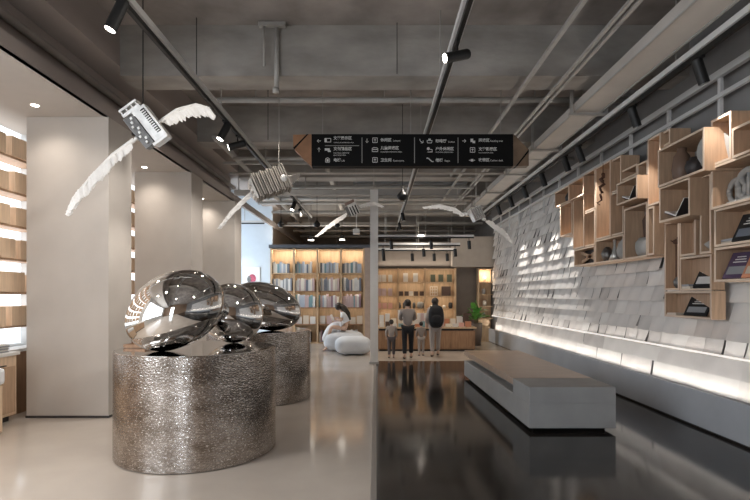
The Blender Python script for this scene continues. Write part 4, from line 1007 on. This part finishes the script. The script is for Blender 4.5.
def skin(name, joints, bones, m, parent, sub=2, root=0):
    """joints: list of (pos, radius or (rx,ry)); a skinned continuous surface"""
    o0 = wloc(parent) if parent is not None else Vector((0,0,0))
    me = bpy.data.meshes.new(name); me.from_pydata([tuple(Vector(j[0])-o0) for j in joints], bones, [])
    o = bpy.data.objects.new(name, me); COL.objects.link(o); o.parent = parent
    md = o.modifiers.new('skin','SKIN'); md.use_smooth_shade = True
    for i, j in enumerate(joints):
        r = j[1] if isinstance(j[1], (tuple,list)) else (j[1], j[1])
        me.skin_vertices[0].data[i].radius = r; me.skin_vertices[0].data[i].use_root = (i == root)
    ss = o.modifiers.new('sub','SUBSURF'); ss.levels = sub; ss.render_levels = sub
    me.materials.append(m)
    return o
def person(loc, ht, yaw, label, top, trousers, hair_len=.1, skirt=None, lean=0, arm='down', stride=.06, hairm=None):
    k = ht/1.7; L = Vector(loc); Rz = Matrix.Rotation(yaw,3,'Z')
    t = thing('person', L, label, 'person')
    def q(x,y,z): return L + Rz @ Vector((x*k, (y+lean*max(0,z-.9))*k, z*k))   # faces +y
    J = {}
    J['pel']=(q(0,0,.93),.135*k); J['sp']=(q(0,0,1.10),.115*k); J['ch']=(q(0,0,1.30),.14*k); J['nb']=(q(0,0,1.43),.065*k); J['nk']=(q(0,.01,1.49),.052*k)
    J['hd']=(q(0,.03,1.58),.088*k); J['tp']=(q(0,.02,1.66),.075*k)
    for s, n in ((-1,'l'),(1,'r')):
        J['sh'+n]=(q(.17*s,0,1.38),.058*k)
        if arm == 'down': J['el'+n]=(q(.23*s,.02,1.12),.042*k); J['wr'+n]=(q(.22*s,.14,.90),.028*k); J['ha'+n]=(q(.21*s,.20,.83),.036*k)
        else: J['el'+n]=(q(.21*s,.12,1.16),.042*k); J['wr'+n]=(q(.15*s,.32,1.12),.028*k); J['ha'+n]=(q(.13*s,.40,1.12),.036*k)
        J['hp'+n]=(q(.09*s,0,.88),.095*k); J['kn'+n]=(q(.10*s,stride*s+.02,.49),.062*k); J['an'+n]=(q(.10*s,stride*1.6*s-.02,.09),.04*k); J['ft'+n]=(q(.11*s,stride*1.6*s+.12,.035),.036*k)
    names = list(J); idx = {n:i for i,n in enumerate(names)}
    E = [('pel','sp'),('sp','ch'),('ch','nb'),('nb','nk'),('nk','hd'),('hd','tp')]
    for n in 'lr': E += [('ch','sh'+n),('sh'+n,'el'+n),('el'+n,'wr'+n),('wr'+n,'ha'+n),('pel','hp'+n),('hp'+n,'kn'+n),('kn'+n,'an'+n),('an'+n,'ft'+n)]
    skin('body', [J[n] for n in names], [(idx[a],idx[c]) for a,c in E], M_skin, t)
    def sub(ns, es, grow, m, nm, rep={}):
        ii = {n:i for i,n in enumerate(ns)}
        jj = [(rep.get(n,J[n])[0], rep.get(n,J[n])[1]+grow*k) for n in ns]
        skin(nm, jj, [(ii[a],ii[c]) for a,c in es], m, t)
    J['hem']=(q(0,0,.90),.14*k)
    ns = ['ch','sp','hem','nb']; es=[('ch','sp'),('sp','hem'),('ch','nb')]
    for n in 'lr': ns += ['sh'+n,'el'+n,'cf'+n]; es += [('ch','sh'+n),('sh'+n,'el'+n),('el'+n,'cf'+n)]; J['cf'+n]=(J['el'+n][0].lerp(J['wr'+n][0],.7),.034*k)
    sub(ns, es, .018, top, 'top')
    ns = ['pel']; es=[]
    for n in 'lr': ns += ['hp'+n,'kn'+n,'cu'+n]; es += [('pel','hp'+n),('hp'+n,'kn'+n),('kn'+n,'cu'+n)]; J['cu'+n]=(J['kn'+n][0].lerp(J['an'+n][0],.85),.05*k)
    sub(ns, es, .014, trousers, 'trousers')
    for n in 'lr': 
        ns=['an'+n,'ft'+n]; sub(ns,[('an'+n,'ft'+n)],.008,M_dark,'shoe')
    h = MB(); hd = J['hd'][0]; h.ell(hd+Rz@Vector((0,-.022*k,.035*k)),(.105*k,.115*k,.115*k),nu=18,nv=12)
    if hair_len > .12: h.ell(hd+Rz@Vector((0,-.07*k,-.10*k)),(.09*k,.05*k,hair_len*k),nu=16,nv=10)
    h.build('hair', hairm or M_hair, t, smooth=True)
    # face
    f = MB()
    for s in (-1,1): f.ell(hd+Rz@Vector((.035*k*s,.092*k,.01*k)),(.012*k,.008*k,.008*k),nu=8,nv=6)
    f.build('eyes', M_dark, t, smooth=True)
    return t, q, k
M_greytop = mat('grey_top',(.27,.235,.22),.8); M_blk = mat('black_cloth',(.015,.015,.018),.8); M_pale = mat('pale_cloth',(.42,.37,.34),.8); M_beigec = mat('beige_cloth',(.33,.28,.25),.8)
person((.40,13.0,0),1.0,0,'small child in pale clothes standing leftmost at the counter', M_pale, mat('dim_cloth',(.12,.10,.10),.8), stride=.03)
person((.82,12.85,0),1.52,0,'adult in grey top and black trousers standing at the counter', M_greytop, M_blk, lean=.18, arm='reach', stride=.08)
tw, qf, kf = person((1.58,13.35,0),1.56,0,'woman in pale clothes with a black backpack at the counter', M_pale, M_pale, .2, lean=.05, stride=.1)
person((1.22,13.5,0),.92,0,'small child in pale clothes standing beside the woman with the backpack', M_beigec, M_pale, stride=.03)
# backpack
c = qf(0,-.24,1.18); t = thing('backpack', c, 'large black backpack worn by the woman at the counter', 'backpack')
b = MB(); b.ell(c,(.20,.13,.30),None,24,16,.7); b.build('bag', M_blk, t, smooth=True)
b = MB(); b.ell(c+Vector((0,-.11,-.08)),(.13,.05,.13),None,20,12,.7); b.build('front_pocket', M_blk, t, smooth=True)
b = MB()
for s in (-1,1): b.tube([qf(.12*s,-.13,1.40),qf(.13*s,-.02,1.47),qf(.14*s,.14,1.38),qf(.15*s,.15,1.15),qf(.15*s,-.1,1.0)],.018,6)
b.build('strap', M_blk, t, smooth=True)
# seated reading girl (faces left)
G = Vector((-.86,14.72,.0)); t = thing('person', (-.86,14.72,.56), 'long haired girl in a white dress sitting on the rear pouf reading', 'person')
g = lambda x,y,z: Vector((G.x+x, G.y+y, z))
J = [(g(0,0,.70),.13),(g(-.02,0,.88),.11),(g(-.08,0,1.05),.13),(g(-.14,0,1.16),.055),(g(-.19,0,1.20),.05),(g(-.25,0,1.28),.085),(g(-.25,0,1.35),.07),
     (g(-.10,-.16,1.10),.05),(g(-.14,-.20,.90),.038),(g(-.30,-.12,.93),.028),(g(-.36,-.08,.96),.032),
     (g(-.10,.16,1.10),.05),(g(-.14,.20,.90),.038),(g(-.30,.12,.93),.028),(g(-.36,.08,.96),.032),
     (g(-.06,-.10,.68),.09),(g(-.44,-.12,.72),.065),(g(-.56,-.12,.34),.045),(g(-.58,-.12,.08),.035),(g(-.70,-.12,.04),.03),
     (g(-.06,.10,.68),.09),(g(-.44,.10,.72),.065),(g(-.54,.10,.34),.045),(g(-.56,.10,.08),.035),(g(-.68,.10,.04),.03)]
E = [(0,1),(1,2),(2,3),(3,4),(4,5),(5,6),(2,7),(7,8),(8,9),(9,10),(2,11),(11,12),(12,13),(13,14),(0,15),(15,16),(16,17),(17,18),(18,19),(0,20),(20,21),(21,22),(22,23),(23,24)]
skin('body', J, E, M_skin, t)
D = [(g(0,0,.70),.17),(g(-.02,0,.88),.13),(g(-.08,0,1.05),.145),(g(-.12,0,1.13),.08),(g(-.10,-.16,1.10),.065),(g(-.13,-.20,.98),.06),(g(-.10,.16,1.10),.065),(g(-.13,.20,.98),.06),
     (g(-.24,0,.71),.17),(g(-.44,0,.72),.16),(g(-.56,0,.45),.17),(g(-.60,0,.22),.18)]
skin('dress', D, [(0,1),(1,2),(2,3),(2,4),(4,5),(2,6),(6,7),(0,8),(8,9),(9,10),(10,11)], M_dress, t)
h = MB(); h.ell(g(-.235,0,1.31),(.115,.105,.12),nu=20,nv=12); h.tube([g(-.19,0,1.36),g(-.08,-.03,1.26),g(.03,-.05,1.10),g(.10,-.05,.92)],[.07,.09,.08,.03],10); h.build('hair', M_hair, t, smooth=True)
b = MB()
for s in (-1,1): b.ell(g(-.345,.035*s,1.29),(.008,.012,.008),nu=8,nv=6)
b.build('eyes', M_dark, t, smooth=True)
b = MB(); 
for s in (-1,1): b.box(g(-.42,.07*s,.99),(.02,.14,.18),Matrix.Rotation(R(15*s),3,'Z')@Matrix.Rotation(R(-25),3,'Y'))
tag(b.build('open_book', M_paper, origin=g(-.42,0,.95)), 'open book held by the seated girl', 'book')

spot('added_spot', (.80,2.7,4.05), (-4.2,8.4,1.3), 260, 50, .9, (1,.93,.86), .05)  # added spots with no fixture, brighten the left columns
spot('added_spot', (.80,8.3,4.05), (-3.9,12.8,2.0), 240, 55, .9, (1,.93,.86), .05)
for y in (6.2, 9.2, 12.2): spot('added_spot', (-2.25,y,4.0), (-3.6,y+.9,2.3), 90, 75, .9, (1,.93,.86), .04)  # more added spots, light the right faces of the columns
spot('added_spot', (1.4,15.5,3.6), (1.4,18.4,2.6), 55, 110, 1.0, (1,.90,.78), .06)  # added wide spots, no fixtures of their own, brighten the shop end
spot('added_spot', (3.0,15.8,3.9), (3.5,18.0,2.6), 22, 90, 1.0, (1,.92,.82), .06)
spot('added_spot', (1.6,12.2,3.9), (1.6,13.5,0), 90, 100, 1.0, (1,.90,.78), .06)
area('shop_uplight', (1.4,18.2,2.7), 2.6, 12, (1,.88,.74), (R(180),0,0), sy=.2)
area('bookcase_uplight', (-2.0,17.2,3.42), 3.0, 24, (1,.90,.78), (R(180),0,0), sy=.2)
# thin cables
for (u,v0,v1,y,lb) in ((196.5,0,82,6.6,'over the left half'),(397,24,74,6.72,'in front of the middle'),(268,100,140,8.6,'left of the sign')):
    a = P(u,v1,y); b = MB(); b.cyl(a,(a.x,y,ZS),.006,n=6); tag(b.build('hanging_cable', M_dark, origin=a), 'thin dark cable hanging from the concrete ceiling, '+lb, 'cable')
# ------------------------------------------------------------------ lights
spot('added_spot', (-1.2,3.2,4.1), P(147,128,5.4), 14, 40, .8, (1,.95,.9), .03)  # added spots that brighten the first and fourth winged sculptures
spot('added_spot', (.8,8.0,4.1), P(455,212,10.6), 60, 40, .8, (1,.95,.9), .03)
w = bpy.data.worlds.new('world'); sc.world = w; w.use_nodes = True
w.node_tree.nodes['Background'].inputs[0].default_value = (.9,.93,1,1); w.node_tree.nodes['Background'].inputs[1].default_value = .3
area('window_daylight', (XL+.02, -.1, 2.25), 2.6, 90, (.93,.95,1), (0,R(-90),0), sy=6.0)
area('window_daylight', (XL+.02, 15.45, 2.5), 3.9, 42, (.72,.86,1), (0,R(-90),0), sy=3.0)
area('window_daylight', (-2.1, YB+.02, 2.1), 1.1, 60, (.80,.90,1), (R(90),0,0), sy=3.6)
area('bookcase_glow', (-5.24, 7.4, 2.5), 2.9, 42, (.93,.96,1), (0,R(-90),0), sy=7.4)
for (x,y,e,c) in ((-1.9,-2.5,160,(1,.9,.8)),(1.8,-2.5,120,(1,.9,.8)),(-1.9,1.5,70,(1,.9,.8)),(1.2,1.5,60,(1,.9,.8)),(-3.3,3.4,130,(1,.92,.84)),(-1.6,7.2,40,(1,.9,.8)),(-1.2,10.5,75,(1,.9,.8)),(.82,9.5,70,(1,.9,.8)),(.82,13.5,90,(1,.84,.66)),(-2.2,14.5,110,(1,.86,.7)),(1.8,16.4,90,(1,.8,.58)),(-2.0,22,90,(1,.85,.7))):
    spot('added_spot', (x,y,4.1), (x,y,0), e, 120, .9, c, .08)  # added overhead fill, no fixtures modelled for these
# ------------------------------------------------------------------ camera
cd = bpy.data.cameras.new('camera'); cam = bpy.data.objects.new('camera', cd); COL.objects.link(cam)
cam.location = (0,0,H); cam.rotation_euler = (PI/2,0,0)
cd.sensor_width = 36; cd.lens = 24; cd.shift_x = -1/750; cd.shift_y = 45/750; cd.clip_end = 100
sc.camera = cam
sc.view_settings.view_transform = 'Standard'; sc.view_settings.look = 'None'; sc.view_settings.exposure = 0.4; sc.view_settings.gamma = 1
sc.view_settings.use_curve_mapping = False
sc.cycles.max_bounces = 8
